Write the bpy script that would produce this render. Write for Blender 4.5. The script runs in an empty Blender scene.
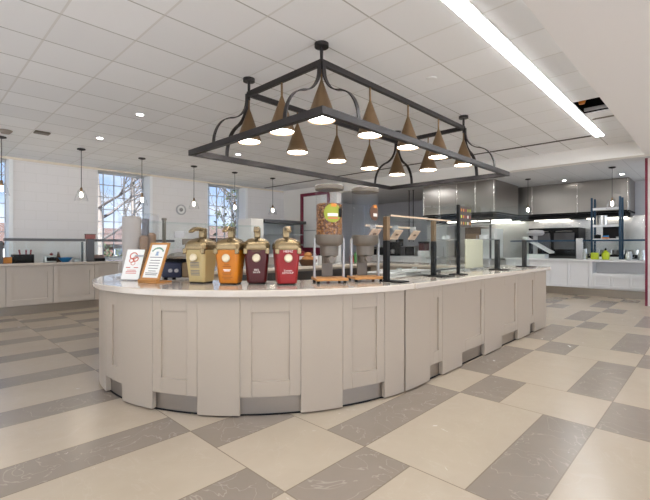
import bpy, bmesh, math, random
from mathutils import Vector, Matrix
random.seed(7)
C = bpy.context.scene.collection
R = math.radians
PI = math.pi

# ------------------------------------------------------------------ materials
def s2l(c):
    return tuple(((v/12.92) if v <= .04045 else ((v+.055)/1.055)**2.4) for v in c)
def rgb(r, g, b):
    return s2l((r/255, g/255, b/255)) + (1,)
MATS = {}
def mat(name, col, rough=.5, metal=0., noise=0., nscale=8., spec=.5, emis=None, estr=0., coat=0., bump=0.):
    m = bpy.data.materials.new(name); m.use_nodes = True
    nt = m.node_tree; b = nt.nodes['Principled BSDF']
    b.inputs['Base Color'].default_value = col
    b.inputs['Roughness'].default_value = rough
    b.inputs['Metallic'].default_value = metal
    b.inputs['Specular IOR Level'].default_value = spec
    b.inputs['Coat Weight'].default_value = coat
    if noise or bump:
        tc = nt.nodes.new('ShaderNodeTexCoord'); n = nt.nodes.new('ShaderNodeTexNoise')
        n.inputs['Scale'].default_value = nscale; n.inputs['Detail'].default_value = 4
        nt.links.new(tc.outputs['Object'], n.inputs['Vector'])
        if noise:
            mx = nt.nodes.new('ShaderNodeMix'); mx.data_type = 'RGBA'
            mx.inputs['A'].default_value = tuple(v*(1-noise) for v in col[:3])+(1,)
            mx.inputs['B'].default_value = tuple(min(1, v*(1+noise)) for v in col[:3])+(1,)
            nt.links.new(n.outputs['Fac'], mx.inputs['Factor'])
            nt.links.new(mx.outputs['Result'], b.inputs['Base Color'])
        if bump:
            bp = nt.nodes.new('ShaderNodeBump'); bp.inputs['Strength'].default_value = bump
            nt.links.new(n.outputs['Fac'], bp.inputs['Height']); nt.links.new(bp.outputs['Normal'], b.inputs['Normal'])
    if emis:
        b.inputs['Emission Color'].default_value = emis; b.inputs['Emission Strength'].default_value = estr
    MATS[name] = m
    return m
def glass(name, tint=(.97, .985, .98), refl=.11, fmin=.01):
    m = bpy.data.materials.new(name); m.use_nodes = True
    nt = m.node_tree; nt.nodes.clear()
    o = nt.nodes.new('ShaderNodeOutputMaterial'); t = nt.nodes.new('ShaderNodeBsdfTransparent')
    g = nt.nodes.new('ShaderNodeBsdfGlossy'); mx = nt.nodes.new('ShaderNodeMixShader')
    lw = nt.nodes.new('ShaderNodeLayerWeight'); lw.inputs['Blend'].default_value = .5
    g_ = N(nt); fac = g_.m('ADD', fmin, g_.m('MULTIPLY', refl, g_.m('POWER', lw.outputs['Facing'], 4.)))
    t.inputs['Color'].default_value = tint+(1,); g.inputs['Roughness'].default_value = .02
    nt.links.new(fac, mx.inputs['Fac'])
    nt.links.new(t.outputs[0], mx.inputs[1]); nt.links.new(g.outputs[0], mx.inputs[2]); nt.links.new(mx.outputs[0], o.inputs['Surface'])
    return m
def emit(name, col, s):
    m = bpy.data.materials.new(name); m.use_nodes = True
    nt = m.node_tree; nt.nodes.clear()
    o = nt.nodes.new('ShaderNodeOutputMaterial'); e = nt.nodes.new('ShaderNodeEmission')
    e.inputs['Color'].default_value = col; e.inputs['Strength'].default_value = s
    nt.links.new(e.outputs[0], o.inputs['Surface']); return m
class N:      # tiny node-graph helper
    def __init__(s, nt): s.nt = nt
    def m(s, op, a, b=None, c=None):
        n = s.nt.nodes.new('ShaderNodeMath'); n.operation = op
        for i, v in enumerate((a, b, c)):
            if v is None: continue
            if isinstance(v, (int, float)): n.inputs[i].default_value = v
            else: s.nt.links.new(v, n.inputs[i])
        return n.outputs[0]
    def mix(s, f, a, b):
        n = s.nt.nodes.new('ShaderNodeMix'); n.data_type = 'RGBA'
        for k, v in (('Factor', f), ('A', a), ('B', b)):
            if isinstance(v, (int, float, tuple)): n.inputs[k].default_value = v
            else: s.nt.links.new(v, n.inputs[k])
        return n.outputs['Result']
    def noise(s, vec, scale, detail=4, dist=0.):
        n = s.nt.nodes.new('ShaderNodeTexNoise'); n.inputs['Scale'].default_value = scale
        n.inputs['Detail'].default_value = detail; n.inputs['Distortion'].default_value = dist
        s.nt.links.new(vec, n.inputs['Vector']); return n.outputs['Fac']
def floor_mat():
    m = bpy.data.materials.new('floor_tile'); m.use_nodes = True; nt = m.node_tree; g = N(nt)
    b = nt.nodes['Principled BSDF']
    geo = nt.nodes.new('ShaderNodeNewGeometry'); sp = nt.nodes.new('ShaderNodeSeparateXYZ')
    nt.links.new(geo.outputs['Position'], sp.inputs[0])
    u, x0, y0 = .339, 1.403, .631
    X = g.m('DIVIDE', g.m('SUBTRACT', sp.outputs[0], x0-120*u), u); Y = g.m('DIVIDE', g.m('SUBTRACT', sp.outputs[1], y0-120*u), u)
    xm = g.m('MODULO', X, 6.); ym = g.m('MODULO', Y, 3.)
    nar = g.m('LESS_THAN', xm, 2.)
    dn = g.m('MULTIPLY', nar, g.m('GREATER_THAN', ym, 2.))
    dw = g.m('MULTIPLY', g.m('SUBTRACT', 1., nar), g.m('LESS_THAN', ym, 1.))
    dark = g.m('ADD', dn, dw)
    # tile id for tone variation
    cb = nt.nodes.new('ShaderNodeCombineXYZ')
    nt.links.new(g.m('ADD', g.m('MULTIPLY', g.m('FLOOR', g.m('DIVIDE', X, 6.)), 2.), nar), cb.inputs[0])
    nt.links.new(g.m('ADD', g.m('MULTIPLY', g.m('FLOOR', g.m('DIVIDE', Y, 3.)), 2.), dark), cb.inputs[1])
    wn = nt.nodes.new('ShaderNodeTexWhiteNoise'); nt.links.new(cb.outputs[0], wn.inputs['Vector'])
    va = nt.nodes.new('ShaderNodeVectorMath'); va.operation = 'MULTIPLY_ADD'
    va.inputs[1].default_value = (1, 1, 1)
    nt.links.new(geo.outputs['Position'], va.inputs[0]); 
    sc = nt.nodes.new('ShaderNodeVectorMath'); sc.operation = 'SCALE'; sc.inputs['Scale'].default_value = 9.
    nt.links.new(wn.outputs['Color'], sc.inputs[0]); nt.links.new(sc.outputs[0], va.inputs[2])
    cl = g.noise(va.outputs[0], 1.6, 6, .6)
    fine = g.noise(va.outputs[0], 7., 5, 1.2)
    vein = g.noise(va.outputs[0], 1.9, 3, 2.4)
    vn = g.m('SUBTRACT', 1., g.m('MINIMUM', 1., g.m('MULTIPLY', g.m('ABSOLUTE', g.m('SUBTRACT', vein, .5)), 110.)))
    lw = g.mix(cl, rgb(170, 154, 134), rgb(186, 171, 151))
    dk = g.mix(cl, rgb(131, 118, 104), rgb(148, 135, 122))
    base = g.mix(dark, lw, dk)
    tone = g.m('ADD', .96, g.m('MULTIPLY', wn.outputs['Value'], .08))
    hs = nt.nodes.new('ShaderNodeHueSaturation'); nt.links.new(base, hs.inputs['Color']); nt.links.new(g.m('ADD', tone, g.m('MULTIPLY', g.m('SUBTRACT', fine, .5), .07)), hs.inputs['Value'])
    col = g.mix(g.m('MULTIPLY', vn, g.m('ADD', .06, g.m('MULTIPLY', dark, .14))), hs.outputs['Color'], rgb(222, 212, 198))
    # grout
    def edge(v, at):
        return g.m('LESS_THAN', g.m('ABSOLUTE', g.m('SUBTRACT', v, at)), .011)
    gx = g.m('MAXIMUM', g.m('MAXIMUM', edge(xm, 0.), edge(xm, 6.)), edge(xm, 2.))
    gyw = g.m('MULTIPLY', g.m('SUBTRACT', 1., nar), edge(ym, 1.)); gyn = g.m('MULTIPLY', nar, edge(ym, 2.))
    gy = g.m('MAXIMUM', g.m('MAXIMUM', edge(ym, 0.), edge(ym, 3.)), g.m('MAXIMUM', gyw, gyn))
    gr = g.m('MAXIMUM', gx, gy)
    col = g.mix(g.m('MULTIPLY', gr, .75), col, rgb(120, 104, 88))
    nt.links.new(col, b.inputs['Base Color'])
    nt.links.new(g.m('ADD', .2, g.m('MULTIPLY', fine, .1)), b.inputs['Roughness'])
    b.inputs['Specular IOR Level'].default_value = .55
    return m
def ceil_mat(name, col, line, x0=.92, y0=3.347):
    m = bpy.data.materials.new(name); m.use_nodes = True; nt = m.node_tree; g = N(nt)
    b = nt.nodes['Principled BSDF']; b.inputs['Roughness'].default_value = .85
    geo = nt.nodes.new('ShaderNodeNewGeometry'); sp = nt.nodes.new('ShaderNodeSeparateXYZ')
    nt.links.new(geo.outputs['Position'], sp.inputs[0])
    X = g.m('DIVIDE', g.m('SUBTRACT', sp.outputs[0], x0-61), .61); Y = g.m('DIVIDE', g.m('SUBTRACT', sp.outputs[1], y0-61), .61)
    fx = g.m('FRACT', X); fy = g.m('FRACT', Y)
    cb = nt.nodes.new('ShaderNodeCombineXYZ'); nt.links.new(g.m('FLOOR', X), cb.inputs[0]); nt.links.new(g.m('FLOOR', Y), cb.inputs[1])
    wn = nt.nodes.new('ShaderNodeTexWhiteNoise'); nt.links.new(cb.outputs[0], wn.inputs['Vector'])
    hs = nt.nodes.new('ShaderNodeHueSaturation'); hs.inputs['Color'].default_value = col
    nt.links.new(g.m('ADD', .965, g.m('MULTIPLY', wn.outputs['Value'], .07)), hs.inputs['Value'])
    dx = g.m('MINIMUM', fx, g.m('SUBTRACT', 1., fx)); dy = g.m('MINIMUM', fy, g.m('SUBTRACT', 1., fy))
    lx = g.m('LESS_THAN', dx, .016); ly = g.m('LESS_THAN', dy, .012)
    col2 = g.mix(g.m('MULTIPLY', ly, .8), hs.outputs['Color'], line)
    col3 = g.mix(g.m('MULTIPLY', lx, .6), col2, rgb(214, 211, 206))  # paler joints, light glints put into their colour
    nt.links.new(col3, b.inputs['Base Color'])
    n = g.noise(geo.outputs['Position'], 160., 2)
    bp = nt.nodes.new('ShaderNodeBump'); bp.inputs['Strength'].default_value = .15; bp.inputs['Distance'].default_value = .004
    nt.links.new(n, bp.inputs['Height']); nt.links.new(bp.outputs[0], b.inputs['Normal'])
    return m
def block_wall_mat():
    m = bpy.data.materials.new('painted_block'); m.use_nodes = True; nt = m.node_tree; g = N(nt)
    b = nt.nodes['Principled BSDF']; b.inputs['Roughness'].default_value = .6
    geo = nt.nodes.new('ShaderNodeNewGeometry'); sp = nt.nodes.new('ShaderNodeSeparateXYZ'); nt.links.new(geo.outputs['Position'], sp.inputs[0])
    cb = nt.nodes.new('ShaderNodeCombineXYZ'); nt.links.new(sp.outputs[0], cb.inputs[0]); nt.links.new(sp.outputs[2], cb.inputs[1])
    bk = nt.nodes.new('ShaderNodeTexBrick'); nt.links.new(cb.outputs[0], bk.inputs['Vector'])
    bk.inputs['Color1'].default_value = rgb(228, 224, 222); bk.inputs['Color2'].default_value = rgb(226, 222, 220); bk.inputs['Mortar'].default_value = rgb(220, 216, 213)
    bk.inputs['Scale'].default_value = 1.; bk.inputs['Brick Width'].default_value = .42; bk.inputs['Row Height'].default_value = .21; bk.inputs['Mortar Size'].default_value = .006
    nt.links.new(bk.outputs['Color'], b.inputs['Base Color'])
    bp = nt.nodes.new('ShaderNodeBump'); bp.inputs['Strength'].default_value = .08; bp.inputs['Distance'].default_value = .004; bp.invert = True
    nt.links.new(bk.outputs['Fac'], bp.inputs['Height']); nt.links.new(bp.outputs[0], b.inputs['Normal'])
    return m
def steel_mat(name, col, rough, axis=2, metal=1., aniso=0.):
    m = bpy.data.materials.new(name); m.use_nodes = True; nt = m.node_tree; g = N(nt)
    b = nt.nodes['Principled BSDF']; b.inputs['Metallic'].default_value = metal; b.inputs['Base Color'].default_value = col
    tc = nt.nodes.new('ShaderNodeTexCoord'); mp = nt.nodes.new('ShaderNodeMapping'); nt.links.new(tc.outputs['Object'], mp.inputs[0])
    s = [60., 60., 60.]; s[axis] = 1.2; mp.inputs['Scale'].default_value = s
    n = g.noise(mp.outputs[0], 1., 3)
    nt.links.new(g.m('ADD', rough-.03, g.m('MULTIPLY', n, .06)), b.inputs['Roughness'])
    b.inputs['Anisotropic'].default_value = aniso
    hs = nt.nodes.new('ShaderNodeHueSaturation'); hs.inputs['Color'].default_value = col
    nt.links.new(g.m('ADD', .97, g.m('MULTIPLY', n, .06)), hs.inputs['Value']); nt.links.new(hs.outputs[0], b.inputs['Base Color'])
    return m

M_floor = floor_mat()
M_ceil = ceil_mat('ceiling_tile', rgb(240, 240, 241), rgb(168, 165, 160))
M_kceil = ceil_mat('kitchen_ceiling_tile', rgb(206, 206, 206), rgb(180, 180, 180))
M_block = block_wall_mat()
M_gyp = mat('gypsum', rgb(230, 227, 226), .8, bump=.03, nscale=90)
M_gypw = mat('gypsum_white', rgb(232, 228, 222), .75, bump=.03, nscale=90)
M_wallg = mat('grey_paint', rgb(204, 204, 208), .7, noise=.03, nscale=2)
M_trim = mat('white_trim', rgb(238, 238, 238), .4, bump=.02, nscale=60)
M_cab = mat('cabinet_paint', rgb(174, 159, 141), .42, noise=.012, nscale=3)
M_cab_lit = mat('cabinet_paint_lit', rgb(196, 183, 168), .42, noise=.012, nscale=3)  # cabinet paint lightened, making up for dim light on the window counter
M_kcab = mat('kitchen_cabinet_paint', rgb(228, 226, 224), .42, noise=.012, nscale=3)
M_quartz = mat('pale_quartz', rgb(196, 183, 168), .16, noise=.05, nscale=45, coat=.3)
M_toe = steel_mat('toe_kick_steel', rgb(165, 155, 143), .42, axis=0)
M_steel = steel_mat('brushed_steel', rgb(196, 194, 190), .28, axis=0)
M_hood = steel_mat('hood_steel', rgb(146, 140, 134), .3, axis=2, aniso=.6)
M_polish = steel_mat('polished_steel', rgb(224, 220, 214), .1, axis=2)
M_steeld = steel_mat('dark_steel', rgb(92, 90, 90), .35, axis=1)
M_black = mat('black_metal', rgb(18, 17, 18), .55, spec=.22, noise=.1, nscale=20)
M_iron = mat('iron_bar', rgb(52, 48, 48), .42, metal=.6, noise=.12, nscale=14)
M_bronze = mat('bronze_shade', rgb(126, 102, 76), .38, metal=.75, noise=.16, nscale=9)
M_gold = mat('bronze_lid', rgb(142, 122, 90), .27, metal=.75, noise=.18, nscale=14)
M_maroon = mat('maroon_paint', rgb(116, 24, 50), .45, noise=.05)
M_wood = mat('oak', rgb(186, 128, 66), .5, noise=.22, nscale=22)
M_glass = glass('clear_glass', (.965, .985, .98))
M_glassw = glass('window_glass', (.97, .98, 1.), .3)
M_acry = glass('clear_acrylic', (.985, .985, .985), .16, .012)
M_shade = glass('pendant_glass', (.98, .98, .98), .6, .01)
M_strip = emit('strip_diffuser', (.93, .97, 1, 1), 34.)
M_disc = emit('lamp_diffuser', (1, .96, .9, 1), 22.)
M_bulb = emit('bulb', (1, .88, .7, 1), 110.)
M_down = emit('downlight_lens', (1, .97, .93, 1), 70.)
M_bulbw = emit('kitchen_bulb', (1, .95, .88, 1), 90.)
M_under = emit('hood_lamp', (1, .93, .82, 1), 7.)
M_void = mat('ceiling_void', rgb(20, 18, 17), .9, noise=.2)
M_white = mat('white_plastic', rgb(236, 234, 230), .4, noise=.01)
M_paper = mat('paper', rgb(238, 235, 228), .7, noise=.02, nscale=30)
M_tan = mat('tan_plastic', rgb(180, 157, 106), .38, noise=.02)
M_amber = mat('amber_plastic', rgb(192, 112, 4), .36, noise=.03)
M_dred = mat('dark_red_plastic', rgb(72, 14, 15), .36, noise=.03)
M_red = mat('red_plastic', rgb(140, 10, 15), .34, noise=.03)
M_grey = mat('grey_plastic', rgb(108, 98, 86), .42, noise=.05)
M_lgrey = mat('light_grey_plastic', rgb(176, 174, 174), .4, noise=.03)
M_green = mat('label_green', rgb(152, 158, 46), .5, noise=.06)
M_brown = mat('label_brown', rgb(92, 58, 36), .5, noise=.15)
M_orange = mat('orange_plastic', rgb(214, 130, 40), .45, noise=.05)
M_navy = mat('navy_enamel', rgb(44, 50, 74), .4, noise=.08)
M_teal = mat('teal_enamel', rgb(38, 66, 88), .45, metal=.3, noise=.08)
M_blue = mat('blue_plastic', rgb(40, 128, 186), .4, noise=.03)
M_yg = mat('yellow_green_plastic', rgb(206, 214, 40), .4, noise=.03)
M_txt = mat('dark_ink', rgb(112, 106, 102), .7, noise=.05)
M_txtr = mat('red_ink', rgb(204, 104, 82), .7, noise=.05)
M_txtw = mat('white_ink', rgb(232, 222, 214), .6, noise=.02)
M_txtg = mat('green_ink', rgb(84, 132, 104), .7, noise=.05)
M_cups = mat('grey_cup_stack', rgb(166, 156, 146), .6, noise=.06, nscale=12)
M_cone = mat('brown_cup_stack', rgb(132, 102, 74), .7, noise=.18, nscale=18)
M_beige = mat('beige_panel', rgb(190, 182, 158), .5, noise=.04)
M_slate = mat('slate_board', rgb(70, 62, 58), .6, noise=.1)
def cereal_mat():
    m = bpy.data.materials.new('cereal'); m.use_nodes = True; nt = m.node_tree; g = N(nt); b = nt.nodes['Principled BSDF']
    tc = nt.nodes.new('ShaderNodeTexCoord'); v = nt.nodes.new('ShaderNodeTexVoronoi'); v.inputs['Scale'].default_value = 42
    nt.links.new(tc.outputs['Object'], v.inputs['Vector'])
    c = g.mix(g.m('MINIMUM', 1., g.m('MULTIPLY', v.outputs['Distance'], 1.5)), rgb(186, 130, 70), rgb(92, 54, 24)); nt.links.new(c, b.inputs['Base Color'])
    b.inputs['Roughness'].default_value = .8
    bp = nt.nodes.new('ShaderNodeBump'); bp.invert = True; bp.inputs['Distance'].default_value = .01; nt.links.new(v.outputs['Distance'], bp.inputs['Height']); nt.links.new(bp.outputs[0], b.inputs['Normal'])
    return m
M_cereal = cereal_mat()

# ------------------------------------------------------------------ geometry helpers
class MB:
    def __init__(s): s.v = []; s.f = []; s.sm = []
    def add(s, vs, fs, smooth=False):
        n = len(s.v); s.v += [tuple(p) for p in vs]; s.f += [tuple(i+n for i in f) for f in fs]; s.sm += [smooth]*len(fs); return s
    def box(s, x0, x1, y0, y1, z0, z1, rz=0., ctr=None):
        vs = [(x, y, z) for z in (z0, z1) for x, y in ((x0, y0), (x1, y0), (x1, y1), (x0, y1))]
        if rz:
            cx, cy = ctr or ((x0+x1)/2, (y0+y1)/2); c, n = math.cos(rz), math.sin(rz)
            vs = [(cx+(x-cx)*c-(y-cy)*n, cy+(x-cx)*n+(y-cy)*c, z) for x, y, z in vs]
        return s.add(vs, [(3, 2, 1, 0), (4, 5, 6, 7), (0, 1, 5, 4), (1, 2, 6, 5), (2, 3, 7, 6), (3, 0, 4, 7)])
    def quadbox(s, base, top):   # two loops of equal length
        n = len(base); vs = list(base)+list(top)
        return s.add(vs, [tuple(range(n-1, -1, -1)), tuple(range(n, 2*n))]+[(i, (i+1) % n, n+(i+1) % n, n+i) for i in range(n)])
    def prism(s, poly, z0, z1):
        return s.quadbox([(x, y, z0) for x, y in poly], [(x, y, z1) for x, y in poly])
    def lathe(s, prof, ctr=(0, 0, 0), n=24, smooth=True, cap=True):
        vs = []; fs = []; k = len(prof)
        for r, z in prof:
            for i in range(n):
                a = 2*PI*i/n; vs.append((ctr[0]+r*math.cos(a), ctr[1]+r*math.sin(a), ctr[2]+z))
        for j in range(k-1):
            for i in range(n):
                fs.append((j*n+i, j*n+(i+1) % n, (j+1)*n+(i+1) % n, (j+1)*n+i))
        s.add(vs, fs, smooth)
        if cap:
            b = len(s.v)-k*n
            if prof[0][0] > 1e-5: s.f.append(tuple(b+i for i in range(n-1, -1, -1))); s.sm.append(False)
            if prof[-1][0] > 1e-5: s.f.append(tuple(b+(k-1)*n+i for i in range(n))); s.sm.append(False)
        return s
    def tube(s, pts, r, n=8, smooth=True):
        pts = [Vector(p) for p in pts]; vs = []; fs = []; k = len(pts)
        rr = r if isinstance(r, (list, tuple)) else [r]*k
        for j, p in enumerate(pts):
            t = (pts[min(j+1, k-1)]-pts[max(j-1, 0)]).normalized()
            a = Vector((0, 0, 1)) if abs(t.z) < .9 else Vector((1, 0, 0))
            u = t.cross(a).normalized(); w = t.cross(u)
            for i in range(n):
                q = 2*PI*i/n; vs.append(p+u*math.cos(q)*rr[j]+w*math.sin(q)*rr[j])
        for j in range(k-1):
            for i in range(n): fs.append((j*n+i, j*n+(i+1) % n, (j+1)*n+(i+1) % n, (j+1)*n+i))
        s.add(vs, fs, smooth); b = len(s.v)-k*n
        s.f.append(tuple(b+i for i in range(n-1, -1, -1))); s.f.append(tuple(b+(k-1)*n+i for i in range(n))); s.sm += [False, False]
        return s
    def ribbon(s, pts, wd, w, t):
        pts = [Vector(p) for p in pts]; wd = Vector(wd); vs = []; fs = []; k = len(pts)
        for j, p in enumerate(pts):
            tg = (pts[min(j+1, k-1)]-pts[max(j-1, 0)]).normalized(); nn = tg.cross(wd).normalized()
            vs += [p+wd*w/2+nn*t/2, p-wd*w/2+nn*t/2, p-wd*w/2-nn*t/2, p+wd*w/2-nn*t/2]
        for j in range(k-1):
            for i in range(4): fs.append((j*4+i, j*4+(i+1) % 4, (j+1)*4+(i+1) % 4, (j+1)*4+i))
        fs += [(3, 2, 1, 0), tuple((k-1)*4+i for i in range(4))]
        return s.add(vs, fs, False)
    def build(s, name, m, parent=None, bevel=0., loc=None):
        me = bpy.data.meshes.new(name); me.from_pydata(s.v, [], s.f); me.update()
        me.polygons.foreach_set('use_smooth', s.sm)
        me.materials.append(m)
        bm = bmesh.new(); bm.from_mesh(me); bmesh.ops.recalc_face_normals(bm, faces=bm.faces); bm.to_mesh(me); bm.free()
        me.set_sharp_from_angle(angle=R(38))
        o = bpy.data.objects.new(name, me); C.objects.link(o)
        if parent is not None: o.parent = parent
        if loc: o.location = loc
        if bevel:
            b = o.modifiers.new('Bevel', 'BEVEL'); b.width = bevel; b.segments = 2; b.limit_method = 'ANGLE'; b.angle_limit = R(40)
        return o
def tag(o, label, cat, group=None):
    o['label'] = label; o['category'] = cat
    if group: o['group'] = group
    return o
def thing(name, label, cat, loc=(0, 0, 0), rz=0., group=None):
    o = bpy.data.objects.new(name, None); C.objects.link(o); o.empty_display_size = .1
    o.location = loc; o.rotation_euler = (0, 0, rz)
    return tag(o, label, cat, group)
def struct(name, mb, m, bevel=0.):
    o = mb.build(name, m, None, bevel); o['kind'] = 'structure'; return o
def dup(root, loc, rz=None, label=None):
    r = root.copy(); C.objects.link(r); r.location = loc
    if rz is not None: r.rotation_euler = (0, 0, rz)
    if label: r['label'] = label
    for ch in list(root.children):
        c = ch.copy(); C.objects.link(c); c.parent = r
        for g in list(ch.children):
            d = g.copy(); C.objects.link(d); d.parent = c
    return r
def text(name, body, size, m, parent, loc, rot=(PI/2, 0, 0), align='CENTER', ext=.0006):
    cu = bpy.data.curves.new(name, 'FONT'); cu.body = body; cu.size = size; cu.align_x = align; cu.align_y = 'CENTER'; cu.extrude = ext
    cu.materials.append(m); tmp = bpy.data.objects.new(name+'_curve', cu); C.objects.link(tmp)
    bpy.context.view_layer.update()
    me = bpy.data.meshes.new_from_object(tmp.evaluated_get(bpy.context.evaluated_depsgraph_get()))
    bpy.data.objects.remove(tmp); bpy.data.curves.remove(cu)
    if not me.materials: me.materials.append(m)
    o = bpy.data.objects.new(name, me); C.objects.link(o)
    o.parent = parent; o.location = loc; o.rotation_euler = rot; return o
def catmull(P, n=6):
    P = [Vector(p) for p in P]; Q = [2*P[0]-P[1]]+P+[2*P[-1]-P[-2]]; out = []
    for i in range(1, len(Q)-2):
        for k in range(n):
            t = k/n; a, b, c, d = Q[i-1:i+3]
            out.append(.5*((2*b)+(c-a)*t+(2*a-5*b+4*c-d)*t*t+(3*b-a-3*c+d)*t**3))
    return out+[P[-1]]

CH, KC, SB = 3.24, 3.20, 2.97
# ------------------------------------------------------------------ room shell
struct('floor', MB().box(-5, 15.3, -6, 12.3, -.12, 0), M_floor)
# main ceiling, pieced round the missing tile
hx0, hx1, hy0, hy1 = 6.30, 6.98, .96, 1.42
cm = MB()
cm.box(-5, hx0, -6, 11.9, CH, CH+.015); cm.box(hx1, 9.40, -6, 11.9, CH, CH+.015)
cm.box(hx0, hx1, hy1, 11.9, CH, CH+.015); cm.box(hx0, hx1, -6, hy0, CH, CH+.015)
struct('ceiling', cm, M_ceil)
struct('ceiling_void', MB().box(hx0-.1, hx1+.1, hy0-.1, hy1+.1, CH+.5, CH+.54).box(hx0-.14, hx0-.1, hy0-.1, hy1+.1, CH+.015, CH+.5).box(hx1+.1, hx1+.14, hy0-.1, hy1+.1, CH+.015, CH+.5)
       .box(hx0-.1, hx1+.1, hy0-.14, hy0-.1, CH+.015, CH+.5).box(hx0-.1, hx1+.1, hy1+.1, hy1+.14, CH+.015, CH+.5), M_void)
struct('soffit', MB().box(-5, 9.38, -6, .955, SB, CH-.002), M_gyp)
struct('bulkhead', MB().box(9.38, 9.62, -6, 8.85, SB, 3.34), M_gypw)
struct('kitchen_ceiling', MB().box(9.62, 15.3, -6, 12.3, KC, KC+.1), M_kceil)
# walls
W = MB()
op = [(.22, 1.62), (3.36, 4.667), (6.40, 7.78)]
sill, head = .98, 3.21
def wall_pieces(mb, y0, y1, xs0, xs1):
    x = xs0
    for a, b in op+[(None, None)]:
        mb.box(x, a if a is not None else xs1, y0, y1, 0, CH)
        if a is None: break
        mb.box(a, b, y0, y1, 0, sill); mb.box(a, b, y0, y1, head, CH); x = b
    return mb
op = [(-3.1, -1.7)]+op
struct('wall_left', wall_pieces(W, 11.1, 11.62, -5, 9.40), M_block)
struct('trim_1', MB().box(-5, 9.36, 11.06, 11.1, CH-.05, CH-.002), mat('ceiling_angle_trim', rgb(226, 214, 196), .5, noise=.03))
struct('wall_back', MB().box(9.40, 9.60, 10.19, 12.2, 0, CH+.06).box(9.40, 9.60, 8.55, 8.85, 0, SB-.002), M_gypw)
struct('wall_far', MB().box(15.0, 15.3, .2, 12.3, 0, KC), M_wallg)
struct('wall_kitchen', MB().box(9.62, 15.3, 11.9, 12.3, 0, KC), M_wallg)
struct('wall_right', MB().box(11.2, 11.4, -6, 1.09, 0, KC), M_gypw)
struct('trim_2', MB().box(11.17, 11.43, 1.09, 1.135, 0, KC), M_maroon)
# unseen walls behind the camera, openings taken to the floor for more light
def facade(name, along_x, c0, c1, p, th=.3):
    mb = MB(); n = 5; L = (c1-c0)/n
    for i in range(n+1):
        a = c0+i*L-.25; b = a+.5
        mb.box(a, b, p-th, p, 0, CH) if along_x else mb.box(p-th, p, a, b, 0, CH)
    mb.box(c0, c1, p-th, p, 0, .06) if along_x else mb.box(p-th, p, c0, c1, 0, .06)
    mb.box(c0, c1, p-th, p, 2.9, CH) if along_x else mb.box(p-th, p, c0, c1, 2.9, CH)
    struct(name, mb, M_gypw)
facade('wall_front', True, -5, 11.2, -5.7)
facade('wall_side', False, -5.7, 11.1, -4.7)
# windows
for k, (a, b) in enumerate(op):
    yg = 11.50; mb = MB(); t = .017
    mb.box(a, b, yg-.03, yg+.03, sill, sill+.04).box(a, b, yg-.03, yg+.03, head-.04, head).box(a, a+.04, yg-.03, yg+.03, sill, head).box(b-.03, b, yg-.03, yg+.03, sill, head)
    nc, nr = 5, 7
    for i in range(1, nc): x = a+(b-a)*i/nc; mb.box(x-t/2, x+t/2, yg-.02, yg+.02, sill, head)
    for j in range(1, nr): z = sill+(head-sill)*j/nr; mb.box(a, b, yg-.02, yg+.02, z-t/2, z+t/2)
    w = mb.build('window_%d' % (k+1), mat('window_frame_%d' % k, rgb(196, 198, 202), .5, noise=.03)); w['kind'] = 'structure'
    p = MB().box(a+.02, b-.02, yg-.003, yg+.003, sill+.02, head-.02).build('pane', M_glassw, w)
    MB().box(b-.012, b-.001, 11.095, 11.47, sill, head).box(a+.001, a+.012, 11.095, 11.47, sill, head).box(b-.015, b+.06, 11.075, 11.098, sill-.05, head-.02).build('window_casing', M_trim, w)
    MB().box(a-.03, b+.03, 11.03, 11.47, sill-.06, sill-.002).build('window_sill', M_trim, w, .006)

# ------------------------------------------------------------------ island
EX, EY, EA, EB = 3.30, 3.83, 2.05, 1.85
def path(u, o=0.):
    """front of the island: u<0 degrees round the rounded end, u>=0 metres along the straight side; o outward"""
    if u < 0:
        t = R(270+u); x = EX+EA*math.cos(t); y = EY+EB*math.sin(t)
        nx = math.cos(t)/EA; ny = math.sin(t)/EB; l = math.hypot(nx, ny); return (x+o*nx/l, y+o*ny/l)
    return (EX+u, EY-EB-o)
def us(u0, u1):
    if u1 <= 0:
        n = max(2, int(abs(u1-u0)/2.2)); return [u0+(u1-u0)*i/n for i in range(n+1)]
    if u0 < 0: return us(u0, -.0001)+[u1]
    return [u0, u1]
def curved(mb, u0, u1, o0, o1, z0, z1):
    U = us(u0, u1)
    a = [path(u, o1) for u in U]; b = [path(u, o0) for u in reversed(U)]
    poly = a+b; n = len(U)
    vs = [(x, y, z0) for x, y in poly]+[(x, y, z1) for x, y in poly]; m2 = len(poly)
    fs = []; sm = []
    for i in range(n-1):
        j = m2-1-i
        fs.append((i, i+1, j-1, j)); fs.append((m2+i, m2+j, m2+j-1, m2+i+1)); sm += [False, False]
        fs.append((i, m2+i, m2+i+1, i+1)); fs.append((j, j-1, m2+j-1, m2+j)); sm += [True, True]
    fs += [(0, m2-1, 2*m2-1, m2), (n-1, m2+n-1, m2+n, n)]; sm += [False, False]
    k = len(mb.v); mb.v += vs; mb.f += [tuple(q+k for q in f) for f in fs]; mb.sm += sm
    return mb
def width(u0, u1):
    p = [path(u) for u in us(u0, u1)]; return sum(math.dist(p[i], p[i+1]) for i in range(len(p)-1))
TOP0, TOP1 = .915, .97
def pilaster(parent, u0, u1):
    curved(MB(), u0, u1, -.044, 0, .014, TOP0).build('pilaster', M_cab, parent, .003)
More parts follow.
